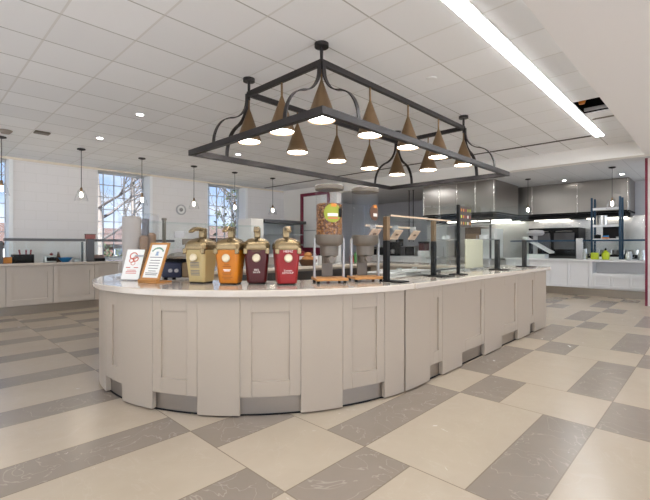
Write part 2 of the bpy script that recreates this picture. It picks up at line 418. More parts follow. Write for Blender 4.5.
    # shadow gap below the foot is painted by the strip at the toe
def panel(parent, u0, u1, sw=.085):
    w = width(u0, u1); g = (u1-u0)/w; e = .0014*g; st = min(sw, w*.3)*g
    u0 += e; u1 -= e; mb = MB(); z0, z1 = .152, TOP0
    curved(mb, u0, u0+st, -.022, -.002, z0, z1); curved(mb, u1-st, u1, -.022, -.002, z0, z1)
    curved(mb, u0+st, u1-st, -.022, -.002, z0, z0+.12); curved(mb, u0+st, u1-st, -.022, -.002, z1-.12, z1)
    p = mb.build('door_panel', M_cab, parent, .0025)
    curved(MB(), u0+st, u1-st, -.03, -.017, z0+.12, z1-.12).build('inset', M_cab, p)
def toe(parent, u0, u1):
    curved(MB(), u0, u1, -.08, -.045, .012, .17).build('toe_kick', M_toe, parent)
    curved(MB(), u0, u1, -.12, -.04, .0, .012).build('gap_shadow', M_black, parent)  # black strip paints the shadow gap under the cabinet feet
cb_ = thing('island_cabinet', 'cream panelled cabinet curving round the near end of the serving island', 'cabinet')
seq = [(-120, -110, 'p'), (-110, -98, 'd'), (-98, -92.2, 'p'), (-92.2, -82, 'd'), (-82, -70.5, 'p'), (-70.5, -58.2, 'd'), (-58.2, -48.3, 'p'), (-48.3, -34.8, 'd'), (-34.8, -24.9, 'p'), (-24.9, -13.1, 'd'), (-13.1, -6.3, 'p')]
mir = [(-180-b, -180-a, k) for a, b, k in seq if b > -88]
for a, b, k in seq+mir: (pilaster if k == 'p' else panel)(cb_, a, b)
toe(cb_, -174, -6.2)
curved(MB(), -174, -7.2, -.75, -.082, .172, TOP0).build('carcass', M_cab, cb_)
cs_ = thing('island_cabinet', 'cream panelled cabinet along the straight long side of the serving island', 'cabinet')
seq2 = [(-5.7, .2, 'p'), (.2, .45, 'd'), (.45, .88, 'p'), (.88, 1.47, 'd'), (1.47, 2.0, 'p'), (2.0, 2.58, 'd'), (2.58, 3.08, 'p'), (3.08, 3.3, 'd'), (3.3, 3.86, 'p')]
for a, b, k in seq2:
    if a < 0: curved(MB(), a, b, -.044, 0, .014, TOP0).build('pilaster', M_cab, cs_, .003)
    else: (pilaster if k == 'p' else panel)(cs_, a, b)
toe(cs_, -5.7, 3.76)
FX = EX+3.86; BY = EY+EB
mb = MB().box(3.14, FX-.1, EY-EB+.10, EY-EB+.75, .17, TOP0).box(3.14, FX-.1, BY-.75, BY-.1, .17, TOP0).box(FX-.75, FX-.1, EY-EB+.1, BY-.1, .17, TOP0)
mb.build('carcass', M_cab, cs_)
MB().box(FX-.1, FX, EY-EB+.0855, BY, .014, TOP0).build('end_panel', M_cab, cs_, .003)
MB().box(3.14, FX-.1, BY-.1, BY, .014, TOP0).build('back_panel', M_cab, cs_, .003)
MB().box(3.16, FX-.78, BY-.775, BY-.752, .17, TOP0-.03).build('inner_panel', M_steeld, cs_)  # dark steel face, shade under the far worktop included in its colour
# worktops
def ring(o): return [path(u, o) for u in us(-175.5, -4.5)]
def offs_in(o): return [path(u, o) for u in us(-175.5, -4.5)]
mb = MB(); U = us(-175.5, -4.3); curved(mb, -175.5, -4.3, -.80, .06, TOP0+.001, TOP1)
tag(mb.build('worktop', M_quartz, None, .008), 'pale stone worktop on the rounded near end of the serving island', 'worktop')
xs = path(-4.1, 0)[0]
poly = [(xs, EY-EB-.06), (FX+.035, EY-EB-.06), (FX+.035, BY+.06), (xs, BY+.06), (xs, BY-.80), (FX-.80, BY-.80), (FX-.80, EY-EB+.80), (xs, EY-EB+.80)]
tag(MB().prism(poly, TOP0+.001, TOP1).build('worktop', M_quartz, None, .008), 'pale stone worktop along the straight sides of the serving island', 'worktop')

# ------------------------------------------------------------------ chandelier
cx0, cx1, cy0, cy1 = 2.79, 5.82, 2.735, 3.915
D_ = .47
ch = thing('chandelier', 'large black iron frame chandelier with bronze cone shades over the island', 'chandelier')
for x in (cx0, cx1):
    for y in (cy0, cy1):
        MB().lathe([(.0, CH), (.068, CH), (.068, CH-.035), (.0, CH-.035)], (x, y, 0), 24, False, False).build('canopy', M_iron, ch)
        MB().lathe([(.016, CH-.03), (.016, 2.99)], (x, y, 0), 10).build('rod', M_iron, ch)
def frame(x0, x1, y0, y1, z0, z1, w):
    return MB().box(x0-w, x0+w, y0-w, y1+w, z0, z1).box(x1-w, x1+w, y0-w, y1+w, z0, z1).box(x0+w, x1-w, y0-w, y0+w, z0, z1).box(x0+w, x1-w, y1-w, y1+w, z0, z1)
frame(cx0, cx1, cy0, cy1, 3.03, 3.09, .02).build('upper_frame', M_iron, ch, .003)
frame(cx0-D_, cx1+D_, cy0-D_, cy1+D_, 2.345, 2.41, .025).build('lower_frame', M_iron, ch, .003)
prof = catmull([(.03, 3.06), (.034, 2.96), (.055, 2.88), (.11, 2.80), (.185, 2.75), (.265, 2.725), (.345, 2.68), (.41, 2.60), (.45, 2.50), (.462, 2.41)], 5)
for x, sx in ((cx0, -1), (cx1, 1)):
    for y, sy in ((cy0, -1), (cy1, 1)):
        MB().ribbon([(x+sx*p[0], y, p[1]) for p in prof], (0, 1, 0), .045, .012).build('bracket', M_iron, ch)
        MB().ribbon([(x, y+sy*p[0], p[1]) for p in prof], (1, 0, 0), .045, .012).build('bracket', M_iron, ch)
conem = MB().lathe([(.135, -.53), (.139, -.515), (.139, -.50), (.135, -.495), (.014, -.155), (.011, -.14), (.011, -.0)], n=28, cap=False)
cmesh = None
sx = (cx1-cx0)/4
spots = [(cx0+i*sx, y) for y in (cy0, cy1) for i in range(5)]+[(cx0, (cy0+cy1)/2), (cx1, (cy0+cy1)/2)]
for i, (x, y) in enumerate(spots):
    if cmesh is None:
        cone = conem.build('cone_shade', M_bronze, ch); cmesh = cone.data
        disc = MB().lathe([(.0, -.512), (.126, -.512), (.126, -.520), (.0, -.520)], n=28, smooth=False, cap=False).build('diffuser', M_disc, cone); dmesh = disc.data
    else:
        cone = bpy.data.objects.new('cone_shade', cmesh); C.objects.link(cone); cone.parent = ch
        d = bpy.data.objects.new('diffuser', dmesh); C.objects.link(d); d.parent = cone
    cone.location = (x, y, 3.035)

# ------------------------------------------------------------------ ceiling fittings
st = thing('strip_light', 'long glowing white linear light recessed in the tiled ceiling beside the plain soffit', 'light', (0, 0, CH))
MB().box(-4, 8.50, 1.435, 1.555, -.0135, -.004).build('diffuser', M_strip, st)
MB().box(-4, 8.52, 1.415, 1.435, -.006, -.002).box(-4, 8.52, 1.555, 1.575, -.006, -.002).box(8.50, 8.52, 1.435, 1.555, -.006, -.002).build('trim', M_trim, st)
so = thing('slot_diffuser', 'long dark linear air slot in the ceiling in front of the white bulkhead', 'air vent', (0, 0, CH))
MB().box(8.36, 8.44, 1.60, 10.9, -.008, -.002).build('slot', mat('slot_dark', rgb(96, 92, 88), .6, noise=.1), so)
for y0, y1 in ((1.62, 2.9), (2.96, 6.2), (6.26, 10.88)):
    MB().box(8.392, 8.408, y0, y1, -.012, -.004).build('blade', M_iron, so)
oc = thing('ceiling_cable', 'orange cable hanging inside the dark opening where a ceiling tile is missing', 'cable', (6.48, 1.36, CH))
MB().tube([(.0, 0, .50), (.0, 0, .34), (.02, -.02, .2), (.05, -.03, .1), (.03, -.01, .04)], .02).build('cable', M_orange, oc)
MB().lathe([(.035, .02), (.045, .05), (.045, .12), (.03, .14)], (.03, -.01, 0), 12).build('connector', M_orange, oc)
tag(MB().box(hx1-.10, hx1-.06, hy0+.04, hy1-.02, CH+.02, CH+.06).build('ceiling_rail', M_lgrey), 'pale metal rail crossing the open ceiling gap near the strip light', 'rail')
tag(MB().box(7.30, 7.36, .985, 1.38, CH-.007, CH-.001).build('ceiling_grille', M_grey), 'short grey ceiling grille just past the open missing tile', 'air vent')
def downlight(x, y, z, label, r=.046):
    t = thing('recessed_downlight', label, 'light', (x, y, z), 0, 'recessed ceiling downlights')
    MB().lathe([(r+.02, 0), (r+.02, -.006), (r, -.006), (r, 0)], n=20, smooth=False, cap=False).build('trim_ring', M_trim, t)
    MB().lathe([(.0, -.003), (r, -.003), (r, -.005), (.0, -.005)], n=20, smooth=False, cap=False).build('lens', M_down, t)
    return t
d0 = downlight(2.43, 6.13, CH, 'small round recessed downlight nearest the bronze cone chandelier on its left')
for x, y, z, lb in ((2.46, 8.0, CH, 'small round recessed downlight above the second glass pendant by the windows'), (4.93, 7.3, CH, 'small round recessed downlight seen inside the chandelier frame'),
                    (13.3, 3.2, KC, 'small round recessed downlight in front of the long steel hood'), (13.2, 1.82, KC, 'small round recessed downlight by the right end of the long steel hood')):
    dup(d0, (x, y, z), None, lb)
kd = thing('added_panel_light', 'added unseen ceiling light just behind the bulkhead nearest the maroon trimmed wall', 'light', (10.15, 2.2, KC), 0, 'added unseen kitchen ceiling lights')  # hidden panel lights added to brighten the kitchen
MB().box(-.30, .30, -.30, .30, -.012, -.002).build('frame', M_trim, kd); MB().box(-.27, .27, -.27, .27, -.016, -.0125).build('diffuser', emit('added_panel_diffuser', (.95, .98, 1, 1), 24.), kd)
for y, lb in ((4.6, 'added unseen ceiling light behind the bulkhead before the nearer hood'), (7.0, 'added unseen ceiling light behind the middle of the white bulkhead'), (9.4, 'added unseen ceiling light behind the bulkhead near the maroon door')): dup(kd, (10.15, y, KC), None, lb)
tag(MB().box(1.54, 1.76, 8.20, 8.36, CH-.03, CH-.001).build('ceiling_vent', M_grey, None, .01), 'dark rectangular vent on the ceiling near the left windows', 'air vent')
tag(MB().lathe([(.0, CH-.06), (.06, CH-.055), (.09, CH-.02), (.1, CH-.001)], (1.20, 8.6, 0), 20).build('smoke_detector', mat('detector_tan', rgb(150, 138, 126), .5, noise=.03)), 'round brownish smoke detector on the ceiling at the far left', 'smoke detector')
tag(MB().lathe([(.0, CH-.012), (.05, CH-.01), (.06, CH-.001)], (4.24, 2.38, 0), 20).build('ceiling_sensor', M_trim), 'small round white sensor flush in a ceiling tile above the chandelier', 'sensor')

# pendants
def pendant(label, loc, drop, bulb, group):
    t = thing('pendant_lamp', label, 'pendant lamp', loc, 0, group)
    MB().lathe([(.0, 0), (.075, 0), (.075, -.02), (.03, -.035), (.0, -.035)], n=20, cap=False).build('canopy', M_iron, t)
    MB().lathe([(.006, -.03), (.006, -drop+.16)], n=6).build('cord', M_iron, t)
    MB().lathe([(.012, -drop+.17), (.024, -drop+.15), (.024, -drop+.08), (.016, -drop+.07)], n=14).build('socket', M_bronze, t)
    MB().lathe([(.014, -drop+.075), (.022, -drop+.04), (.027, -drop+.01), (.02, -drop-.02), (.0, -drop-.032)], n=14).build('bulb', bulb, t)
    MB().lathe([(.03, -drop+.13), (.055, -drop+.11), (.085, -drop+.03), (.12, -drop-.10), (.122, -drop-.10), (.088, -drop+.03), (.058, -drop+.112), (.03, -drop+.134)], n=24, cap=False).build('glass_shade', M_shade, t)
    return t
p0 = pendant('clear glass pendant lamp cut by the left edge, in front of the leftmost window', (1.22, 9.15, CH), .94, M_bulb, 'glass pendants along the window wall')
for x, lb in ((2.48, 'clear glass pendant lamp before the blank wall between the two leftmost windows'), (3.67, 'clear glass pendant lamp hanging before the window with the bare tree'), (4.91, 'clear glass pendant lamp beside the round wall plaque'),
              (6.07, 'clear glass pendant lamp hanging before the narrow window right of the plaque'), (7.34, 'clear glass pendant lamp nearest the corner with the maroon door frame')):
    dup(p0, (x, 9.15, CH), None, lb)
k0 = pendant('bright bulb pendant lamp in the kitchen left of the long steel hood', (12.3, 3.87, KC), .90, M_bulbw, 'pendants over the kitchen counter')
dup(k0, (11.86, 1.83, KC), None, 'bright bulb pendant lamp in front of the teal shelving rack')

# ------------------------------------------------------------------ left counter
lc = thing('service_counter', 'long cream panelled service counter under the left windows', 'counter')
LY = 9.42
MB().box(-4, 9.2, LY+.09, LY+.75, .0, .17).build('toe_kick', M_toe, lc)
MB().box(-4, 9.2, LY+.025, LY+.8, .17, .92).build('carcass', M_cab_lit, lc)
x = -3.86
while x < 9.1:
    w = .74; mb = MB()
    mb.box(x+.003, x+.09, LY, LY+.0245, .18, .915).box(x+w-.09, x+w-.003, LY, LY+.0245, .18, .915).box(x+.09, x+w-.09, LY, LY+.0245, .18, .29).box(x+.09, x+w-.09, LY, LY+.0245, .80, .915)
    p = mb.build('door_panel', M_cab_lit, lc); x += w
tag(MB().box(-4, 9.25, LY-.05, LY+.85, .921, .975).build('worktop', M_quartz, None, .006), 'pale stone worktop of the service counter under the left windows', 'worktop')
def guard_seg(name, label, x0, x1, y, posts, z0=.976, z1=1.45):
    t = thing(name, label, 'sneeze guard', (0, 0, 0), 0, 'sneeze guards on the service counter')
    MB().box(x0, x1, y-.004, y+.004, z0+.01, z1-.06).build('glass_front', M_glass, t)
    MB().box(x0, x1, y-.01, y+.34, z1, z1+.008).build('glass_top', M_glass, t)
    MB().box(x0, x1, y-.02, y+.02, z1-.055, z1-.003).build('rail', M_steeld, t)
    for px, w in posts:
        MB().box(px-w, px+w, y-.03+.06, y+.09, z0, z1-.06).build('post', M_steeld, t, .004)
    return t
guard_seg('sneeze_guard', 'glass sneeze guard on the window counter with utensils behind it', 1.30, 2.66, LY+.12, [(1.26, .04), (2.62, .015)])
guard_seg('sneeze_guard', 'glass sneeze guard on the window counter below the window with the bare tree', 2.84, 4.6, LY+.12, [(4.4, .03)])
guard_seg('sneeze_guard', 'glass sneeze guard on the window counter cut by the left edge', -.4, 1.2, LY+.12, [(-.2, .03)])
tag(MB().box(2.69, 2.83, LY+.10, LY+.2, .976, 1.45).build('steel_post', M_steeld, None, .01), 'wide dark steel post between two glass guards on the window counter', 'post')
t = thing('tip_box', 'small reddish box sitting on top of the dark steel guard post', 'box', (2.76, LY+.15, 1.4505))
MB().box(-.09, .09, -.05, .05, 0, .09).build('body', mat('box_red', rgb(150, 90, 84), .6, noise=.2, nscale=30), t); MB().box(-.095, .095, -.055, .055, .09, .105).build('lid', M_grey, t)
CZ = .9755
t = thing('utensil_holder', 'black square holder with red handled utensils on the window counter', 'utensil holder', (1.63, 9.78, CZ))
MB().box(-.17, .17, -.1, .1, 0, .012).box(-.17, .17, -.1, -.088, .012, .16).box(-.17, .17, .088, .1, .012, .16).box(-.17, -.158, -.088, .088, .012, .16).box(.158, .17, -.088, .088, .012, .16).box(-.006, .006, -.088, .088, .012, .16).build('bin', M_black, t, .004)
for i, (x, a) in enumerate(((-.02, -.03), (.06, .0), (.12, .02))):
    tag(MB().tube([(1.63+x, 9.80, CZ+.02), (1.63+x+a*.5, 9.80, CZ+.16)], .007).tube([(1.63+x+a*.5, 9.80, CZ+.14), (1.63+x+a, 9.80, CZ+.25)], [.012, .016]).build('serving_spoon', M_red), ['red handled utensil standing at the left of the black holder', 'red handled utensil standing upright in the middle of the black holder', 'red handled utensil leaning right in the black holder'][i], 'utensil', 'red utensils in the black holder')
tag(MB().box(1.315, 1.445, 9.65, 9.82, CZ, CZ+.10).box(1.31, 1.45, 9.645, 9.825, CZ+.1, CZ+.112).build('food_container', M_orange, None, .01), 'orange food container on the window counter left of the black utensil holder', 'container')
t = thing('napkin_dispenser', 'grey steel dispenser with a red top knob on the window counter', 'dispenser', (2.08, 9.78, CZ))
MB().box(-.10, .10, -.08, .08, 0, .13).build('body', M_steel, t, .01); MB().box(-.07, .1, -.082, -.08, .02, .1).build('face_plate', M_black, t); MB().lathe([(.0, .13), (.03, .14), (.035, .165), (.0, .19)], (.03, 0, 0), 12).build('knob', M_red, t)
tag(MB().lathe([(.0, .004), (.06, .004), (.085, .03), (.13, .085), (.135, .085), (.09, .024), (.06, .0), (.0, .0)], (2.36, 9.80, CZ), 24).build('bowl', M_blue), 'bright blue bowl on the window counter', 'bowl')
tag(MB().lathe([(.0, .0), (.05, .0), (.052, .02), (.03, .12), (.015, .2), (.0, .2)], (2.27, 9.95, CZ), 16).build('salt_mill', M_brown), 'small dark mill standing behind the blue bowl', 'mill')
tag(MB().box(2.50, 2.64, 9.7, 9.9, CZ, CZ+.05).box(2.52, 2.62, 9.72, 9.88, CZ+.05, CZ+.07).build('serving_tray', M_steel, None, .006), 'low steel tray on the window counter right of the blue bowl', 'tray')
t = thing('card_box', 'grey and reddish box of packets on the window counter right of the steel post', 'box', (2.98, 9.78, CZ))
MB().box(-.12, .12, -.07, .07, 0, .06).build('tray', M_black, t); MB().box(-.11, .11, -.06, .06, .06, .13).build('packets', mat('packets', rgb(150, 120, 116), .7, noise=.4, nscale=60), t)

# wall plaque
t = thing('wall_plaque', 'round grey ring shaped plaque on the white wall between two windows', 'plaque', (5.55, 11.1, 2.34))
def ringy(r0, r1, y0, y1, n=32):
    vs = []; fs = []
    for i in range(n):
        a = 2*PI*i/n
        for r, y in ((r0, y0), (r1, y0), (r1, y1), (r0, y1)): vs.append((r*math.cos(a), y, r*math.sin(a)))
    for i in range(n):
        for k in range(4): fs.append((i*4+k, i*4+(k+1) % 4, ((i+1) % n)*4+(k+1) % 4, ((i+1) % n)*4+k))
    return MB().add(vs, fs, False)
ringy(.115, .15, -.03, -.001).build('outer_ring', M_lgrey, t); ringy(.0, .06, -.025, -.001).build('hub', M_lgrey, t)
ringy(.06, .115, -.012, -.001).build('back_disc', M_white, t); ringy(.02, .035, -.035, -.026).build('inner_ring', M_grey, t)

# maroon framed door in the back wall
t = thing('door_1', 'white door in a maroon frame', 'door'); t['kind'] = 'structure'
del t['label']; del t['category']
MB().box(9.36, 9.62, 10.10, 10.19, 0, 3.06).box(9.36, 9.62, 8.85, 8.94, 0, 3.06).box(9.36, 9.62, 8.94, 10.10, 2.97, 3.06).build('door_frame', M_maroon, t)
MB().box(9.42, 9.46, 8.95, 10.09, 1.25, 2.96).build('door_leaf', M_white, t); MB().box(9.42, 9.46, 8.95, 10.09, .01, 1.25).build('lower_panel', M_maroon, t)
MB().box(9.395, 9.42, 8.95, 10.09, 1.80, 1.83).build('push_bar', M_lgrey, t)
struct('trim_3', MB().box(9.38, 9.60, 8.86, 10.18, 3.062, CH), M_gypw)

# display fridge on the window counter
t = thing('display_fridge', 'white and grey glass fronted display case behind the sauce dispensers', 'display case', (0, 0, CZ))
MB().box(6.95, 7.40, 9.65, 10.3, 0, 1.12).build('side_cabinet', M_white, t, .01)
MB().box(7.41, 9.1, 9.62, 10.3, 1.03, 1.12).build('top', M_steeld, t); MB().box(7.41, 9.1, 10.2, 10.3, 0, 1.03).build('back', M_lgrey, t); MB().box(7.41, 9.1, 9.66, 10.2, 0, .08).build('base', M_white, t)
for z in (.35, .68): MB().box(7.42, 9.08, 9.72, 10.19, z, z+.02).build('shelf', M_lgrey, t)
MB().box(7.42, 9.09, 9.635, 9.645, .085, 1.025).build('glass_front', M_glass, t)

# ------------------------------------------------------------------ sauce dispensers
def sauce(name, label, loc, yaw, body, marks):
    t = thing(name, label, 'sauce dispenser', loc, yaw+PI/2, 'pump sauce dispensers on the island')
    def rr(w, d, z, c=.02):
        w /= 2; d /= 2
        return [(-w+c, -d, z), (w-c, -d, z), (w, -d+c, z), (w, d-c, z), (w-c, d, z), (-w+c, d, z), (-w, d-c, z), (-w, -d+c, z)]
    MB().quadbox(rr(.165, .165, .012), rr(.212, .225, .30)).build('body', body, t, .006)
    MB().box(-.07, .07, -.07, .07, 0, .0125).build('foot', M_black, t)
    mb = MB(); lv = [(.216, .229, .295), (.226, .24, .335), (.205, .22, .365), (.15, .165, .39), (.085, .1, .40)]
    vs = []; fs = []
    for w, d, z in lv: vs += rr(w, d, z, .035 if z > .3 else .02)
    for j in range(len(lv)-1):
        for i in range(8): fs.append((j*8+i, j*8+(i+1) % 8, (j+1)*8+(i+1) % 8, (j+1)*8+i))
    fs += [tuple(range(7, -1, -1)), tuple(32+i for i in range(8))]
    mb.add(vs, fs, False)
    # lid tongues reaching down the front corners
    for s in (-1, 1): mb.box(s*.092-.018, s*.092+.018, -.122, -.100, .262, .31)
    lid = mb.build('lid', M_gold, t, .006)
    MB().box(-.027, .027, -.005, .05, .40, .49).box(-.024, .024, -.10, -.005, .462, .496).quadbox([(-.022, -.16, .44), (.022, -.16, .44), (.024, -.10, .462), (-.024, -.10, .462)], [(-.02, -.165, .462), (.02, -.165, .462), (.024, -.10, .496), (-.024, -.10, .496)]).build('pump_spout', M_gold, t, .008)
    k = MB(); n = 20; vs = []; fs = []
    for y, r in ((-.108, .032), (-.122, .036), (-.132, .028)):
        for i in range(n): vs.append((r*math.cos(2*PI*i/n), y, .228+r*math.sin(2*PI*i/n)))
    for j in range(2):
        for i in range(n): fs.append((j*n+i, j*n+(i+1) % n, (j+1)*n+(i+1) % n, (j+1)*n+i))
    fs += [tuple(range(n)), tuple(2*n+i for i in range(n))]
    k.add(vs, fs).build('round_badge', mat(name+'_badge', rgb(206, 190, 160), .35, metal=.4, noise=.25, nscale=30), t)
    tilt = math.atan2(.03, .288)
    def fy(z): return -.0825-(z-.012)/.288*.030-.0015
    for body_, z, sz, m in marks:
        text('lettering', body_, sz, m, t, (0, fy(z), z), (PI/2-tilt+2*tilt, 0, 0))
    return t
def bars(parent, zs, w, m, z2y, name='text_lines'):
    mb = MB()
    for z, ww in zs: mb.box(-w*ww, w*ww, z2y(z)-.0012, z2y(z)+.004, z-.0035, z+.0035)
    mb.build(name, m, parent)
fy = lambda z: -.0825-(z-.012)/.288*.030-.0015
s1 = sauce('sauce_dispenser', 'tan pump sauce dispenser with dark text blocks, first beside the framed sign', (1.862, 3.335, TOP1+.0005), R(206), M_tan, [])
bars(s1, [(.185-.013*i, 1) for i in range(4)]+[(.115-.013*i, 1) for i in range(4)], .045, M_txt, fy)
s2 = sauce('sauce_dispenser', 'orange-yellow pump sauce dispenser with text on its front', (1.985, 3.055, TOP1+.0005), R(218), M_amber, [])
bars(s2, [(.17, .5), (.155, .8), (.10, .9), (.085, .8), (.065, 1), (.05, .7)], .045, mat('brown_ink', rgb(150, 84, 20), .7, noise=.05), fy)
bars(s2, [(.128, .8), (.118, .6)], .04, M_txtw, fy, 'title_lines')
s3 = sauce('sauce_dispenser', 'dark maroon pump sauce dispenser between the orange-yellow and bright red ones', (2.163, 2.912, TOP1+.0005), R(230), M_dred, [('BBQ', .125, .022, M_txtw), ('SAUCE', .105, .02, M_txtw), ('HEINZ', .284, .026, M_gold)])
s4 = sauce('sauce_dispenser', 'bright red pump sauce dispenser, nearest the cereal dispensers', (2.30, 2.682, TOP1+.0005), R(238), M_red, [('Tomato', .122, .022, M_txtw), ('KETCHUP', .102, .022, M_txtw), ('HEINZ', .284, .028, M_txtw)])

# ------------------------------------------------------------------ cereal dispensers
def cereal(label, loc, yaw, full):
    t = thing('cereal_dispenser', label, 'cereal dispenser', loc, yaw+PI/2, 'cereal dispensers on the island')
    MB().box(-.145, .145, -.14, .12, .022, .045).build('wooden_tray', M_wood, t, .004)
    for sx in (-1, 1):
        for sy in (-1, 1): MB().lathe([(.014, 0), (.014, .022)], (sx*.12, sy*.1, 0), 10).build('foot', M_black, t)
    for s in (-1, 1): MB().box(s*.135-.008, s*.135+.008, -.01, .03, .045, .40).build('stand_leg', M_lgrey, t, .003)
    MB().box(-.05, .05, .08, .10, .045, .345).build('back_post', M_grey, t)
    MB().lathe([(.03, .17), (.052, .172), (.056, .23), (.082, .245), (.086, .33), (.115, .345), (.125, .36), (.127, .43), (.12, .43)], n=32).build('hopper', M_grey, t)
    MB().tube([(0, -.06, .21), (0, -.11, .21)], .03, 14).build('knob', M_grey, t)
    MB().lathe([(.124, .431), (.124, .835), (.119, .835), (.119, .431)], n=40, cap=False).build('clear_cylinder', M_acry, t)
    MB().lathe([(.128, .836), (.132, .845), (.132, .87), (.122, .878), (.0, .880)], n=32).build('lid', M_grey, t)
    if full:
        c = MB().lathe([(.0, .432), (.117, .432), (.117, .70), (.10, .712), (.0, .715)], n=32).build('cereal', M_cereal, t); c['kind'] = 'stuff'
    def patch(r, a0, a1, zc, hh, name, m, round_=True, n=18):
        vs = []; fs = []
        for i in range(n+1):
            q = -1+2*i/n; a = -PI/2+a0+(a1-a0)*i/n; h = hh*math.sqrt(max(0, 1-q*q)) if round_ else hh
            for rr_ in (r, r+.0015):
                for z in (zc-h, zc+h): vs.append((rr_*math.cos(a), rr_*math.sin(a), z))
        for i in range(n):
            b = i*4; fs += [(b, b+4, b+5, b+1), (b+2, b+3, b+7, b+6), (b+1, b+5, b+7, b+3), (b, b+2, b+6, b+4)]
        return MB().add(vs, fs, False).build(name, m, t)
    if full:
        patch(.1245, -.62, .72, .62, .082, 'label', M_green); patch(.1262, -.1, .3, .69, .014, 'label_band', M_orange, False)
        patch(.1262, -.33, .42, .605, .013, 'label_text', M_txtw, False); patch(.1262, -.3, .45, .575, .006, 'label_text', M_txtr, False)
        patch(.1275, .48, .84, .625, .038, 'label_tag', M_black, False)
    else:
        patch(.1245, .0, .95, .64, .075, 'label', M_brown); patch(.1262, .3, .72, .618, .014, 'label_text', M_txtw, False); patch(.1262, .33, .65, .695, .012, 'label_band', M_orange, False)
    return t
cereal('cereal dispenser full of brown cereal with a green round label', (2.69, 2.54, TOP1+.0005), R(236), True)
cereal('empty clear cereal dispenser with a brown label beside the full one', (3.055, 2.415, TOP1+.0005), R(238), False)

# ------------------------------------------------------------------ signs, cup dispenser, griddle on the rounded end
def sign(name, label, loc, yaw, w, h, lean, framed):
    t = thing(name, label, 'sign', loc, yaw+PI/2)
    p = bpy.data.objects.new('panel', None); C.objects.link(p); p.parent = t; p.rotation_euler = (-lean, 0, 0)
    return t
t = thing('framed_sign', 'wood framed white sign with lines of text on the rounded worktop', 'sign', (1.512, 3.645, TOP1+.0005), R(198)+PI/2)
lean = R(21)
def leaned(mb):
    c, s_ = math.cos(lean), math.sin(lean)
    mb.v = [(x, y*c+z*s_, z*c-y*s_) for x, y, z in mb.v]; return mb
w, h = .115, .385
leaned(MB().box(-w, w, 0, .018, .03, .05).box(-w, w, 0, .018, h-.018, h).box(-w, -w+.018, 0, .018, .05, h-.018).box(w-.018, w, 0, .018, .05, h-.018)).build('frame', M_wood, t)
leaned(MB().box(-w+.018, w-.018, .006, .012, .05, h-.018)).build('sheet', M_paper, t)
mb = MB()
for i, (z, ww) in enumerate(((.245, .075), (.215, .06), (.19, .065), (.165, .06), (.14, .06), (.115, .045), (.095, .075), (.08, .07))): mb.box(-ww, ww, .0045, .0065, z-.003, z+.003)
leaned(mb).build('text_lines', M_txt, t)
mb = MB()
for i in range(9):
    a = R(40+12.5*i); mb.box(-.105*math.cos(a)*.8-.008, -.105*math.cos(a)*.8+.006, .0045, .0065, .252+.075*math.sin(a), .268+.075*math.sin(a))
leaned(mb).build('arched_title', M_txtg, t)
leaned(MB().box(-.014, .014, .0045, .0065, .27, .30).box(-.02, .02, .0045, .0065, .262, .27)).build('emblem', mat('pale_blue_ink', rgb(150, 168, 190), .7, noise=.05), t)
MB().box(-w, w, -.01, .17, 0, .014).box(-w, w, -.012, .03, .014, .032).build('stand', M_wood, t, .003)
t = thing('acrylic_sign', 'white acrylic sign with red drawing left of the framed sign', 'sign', (1.495, 4.03, TOP1+.0005), R(208)+PI/2)
lean = R(18); w, h = .10, .31
leaned(MB().box(-w, w, 0, .005, .012, h)).build('panel', M_paper, t)
MB().box(-w, w, -.01, .10, 0, .012).build('base', M_acry, t)
mb = MB()
for cxx, czz, r0, r1 in ((-.01, .245, .046, .034), (.02, .215, .034, .022), (-.022, .20, .03, .021), (.0, .172, .026, .02)):
    n = 20; vs = []; fs = []
    for i in range(n):
        a = 2*PI*i/n
        for r in (r0, r1):
            for y in (-.0015, .0005): vs.append((cxx+r*math.cos(a), y, czz+r*.8*math.sin(a)))
    for i in range(n):
        b, c2 = i*4, ((i+1) % n)*4; fs += [(b, c2, c2+2, b+2), (b+1, b+3, c2+3, c2+1), (b, b+1, c2+1, c2), (b+2, c2+2, c2+3, b+3)]
    mb.add(vs, fs)
leaned(mb).build('red_drawing', M_txtr, t)
leaned(MB().box(-.07, -.02, -.0015, .0005, .125, .133).box(.02, .07, -.0015, .0005, .125, .133).box(-.05, .05, -.0015, .0005, .10, .106).box(-.06, .06, -.0015, .0005, .085, .091).box(-.06, .06, -.0015, .0005, .07, .076).build and MB().box(-.07, -.02, -.0015, .0005, .125, .133).box(.02, .07, -.0015, .0005, .125, .133).box(-.05, .05, -.0015, .0005, .10, .106).box(-.06, .06, -.0015, .0005, .085, .091).box(-.06, .06, -.0015, .0005, .07, .076)).build('text_lines', M_txtr, t)
leaned(MB().box(.02, .12, -.02, -.012, .235, .25)).build('clip', M_lgrey, t)
t = thing('cup_dispenser', 'tall clear acrylic case holding grey and brown stacks behind the signs', 'dispenser', (1.735, 4.40, TOP1+.0005), R(232)+PI/2)
mb = MB(); w, d, h = .17, .12, .66
mb.box(-w, w, -d, -d+.006, .02, h).box(-w, w, d-.006, d, .02, h).box(-w, -w+.006, -d+.006, d-.006, .02, h).box(w-.006, w, -d+.006, d-.006, .02, h)
mb.build('case', M_acry, t); MB().box(-w-.01, w+.01, -d-.01, d+.01, 0, .0195).build('base', M_lgrey, t)
MB().box(-w, w, -d, d, h+.001, h+.012).build('lid', M_acry, t)
MB().lathe([(.088, .021), (.092, .63), (.07, .64)], (-.07, -.01, 0), 20).build('cup_stack', M_cups, t); 
MB().lathe([(.036, .021), (.042, .42), (.02, .44)], (.065, -.06, 0), 16).build('cup_stack', M_cone, t)
MB().lathe([(.036, .021), (.042, .45), (.02, .47)], (.12, .03, 0), 16).build('cup_stack', M_cone, t)
MB().box(.03, .075, .0, .1, .021, .62).build('divider', mat('divider_grey', rgb(96, 92, 96), .5, noise=.05), t)
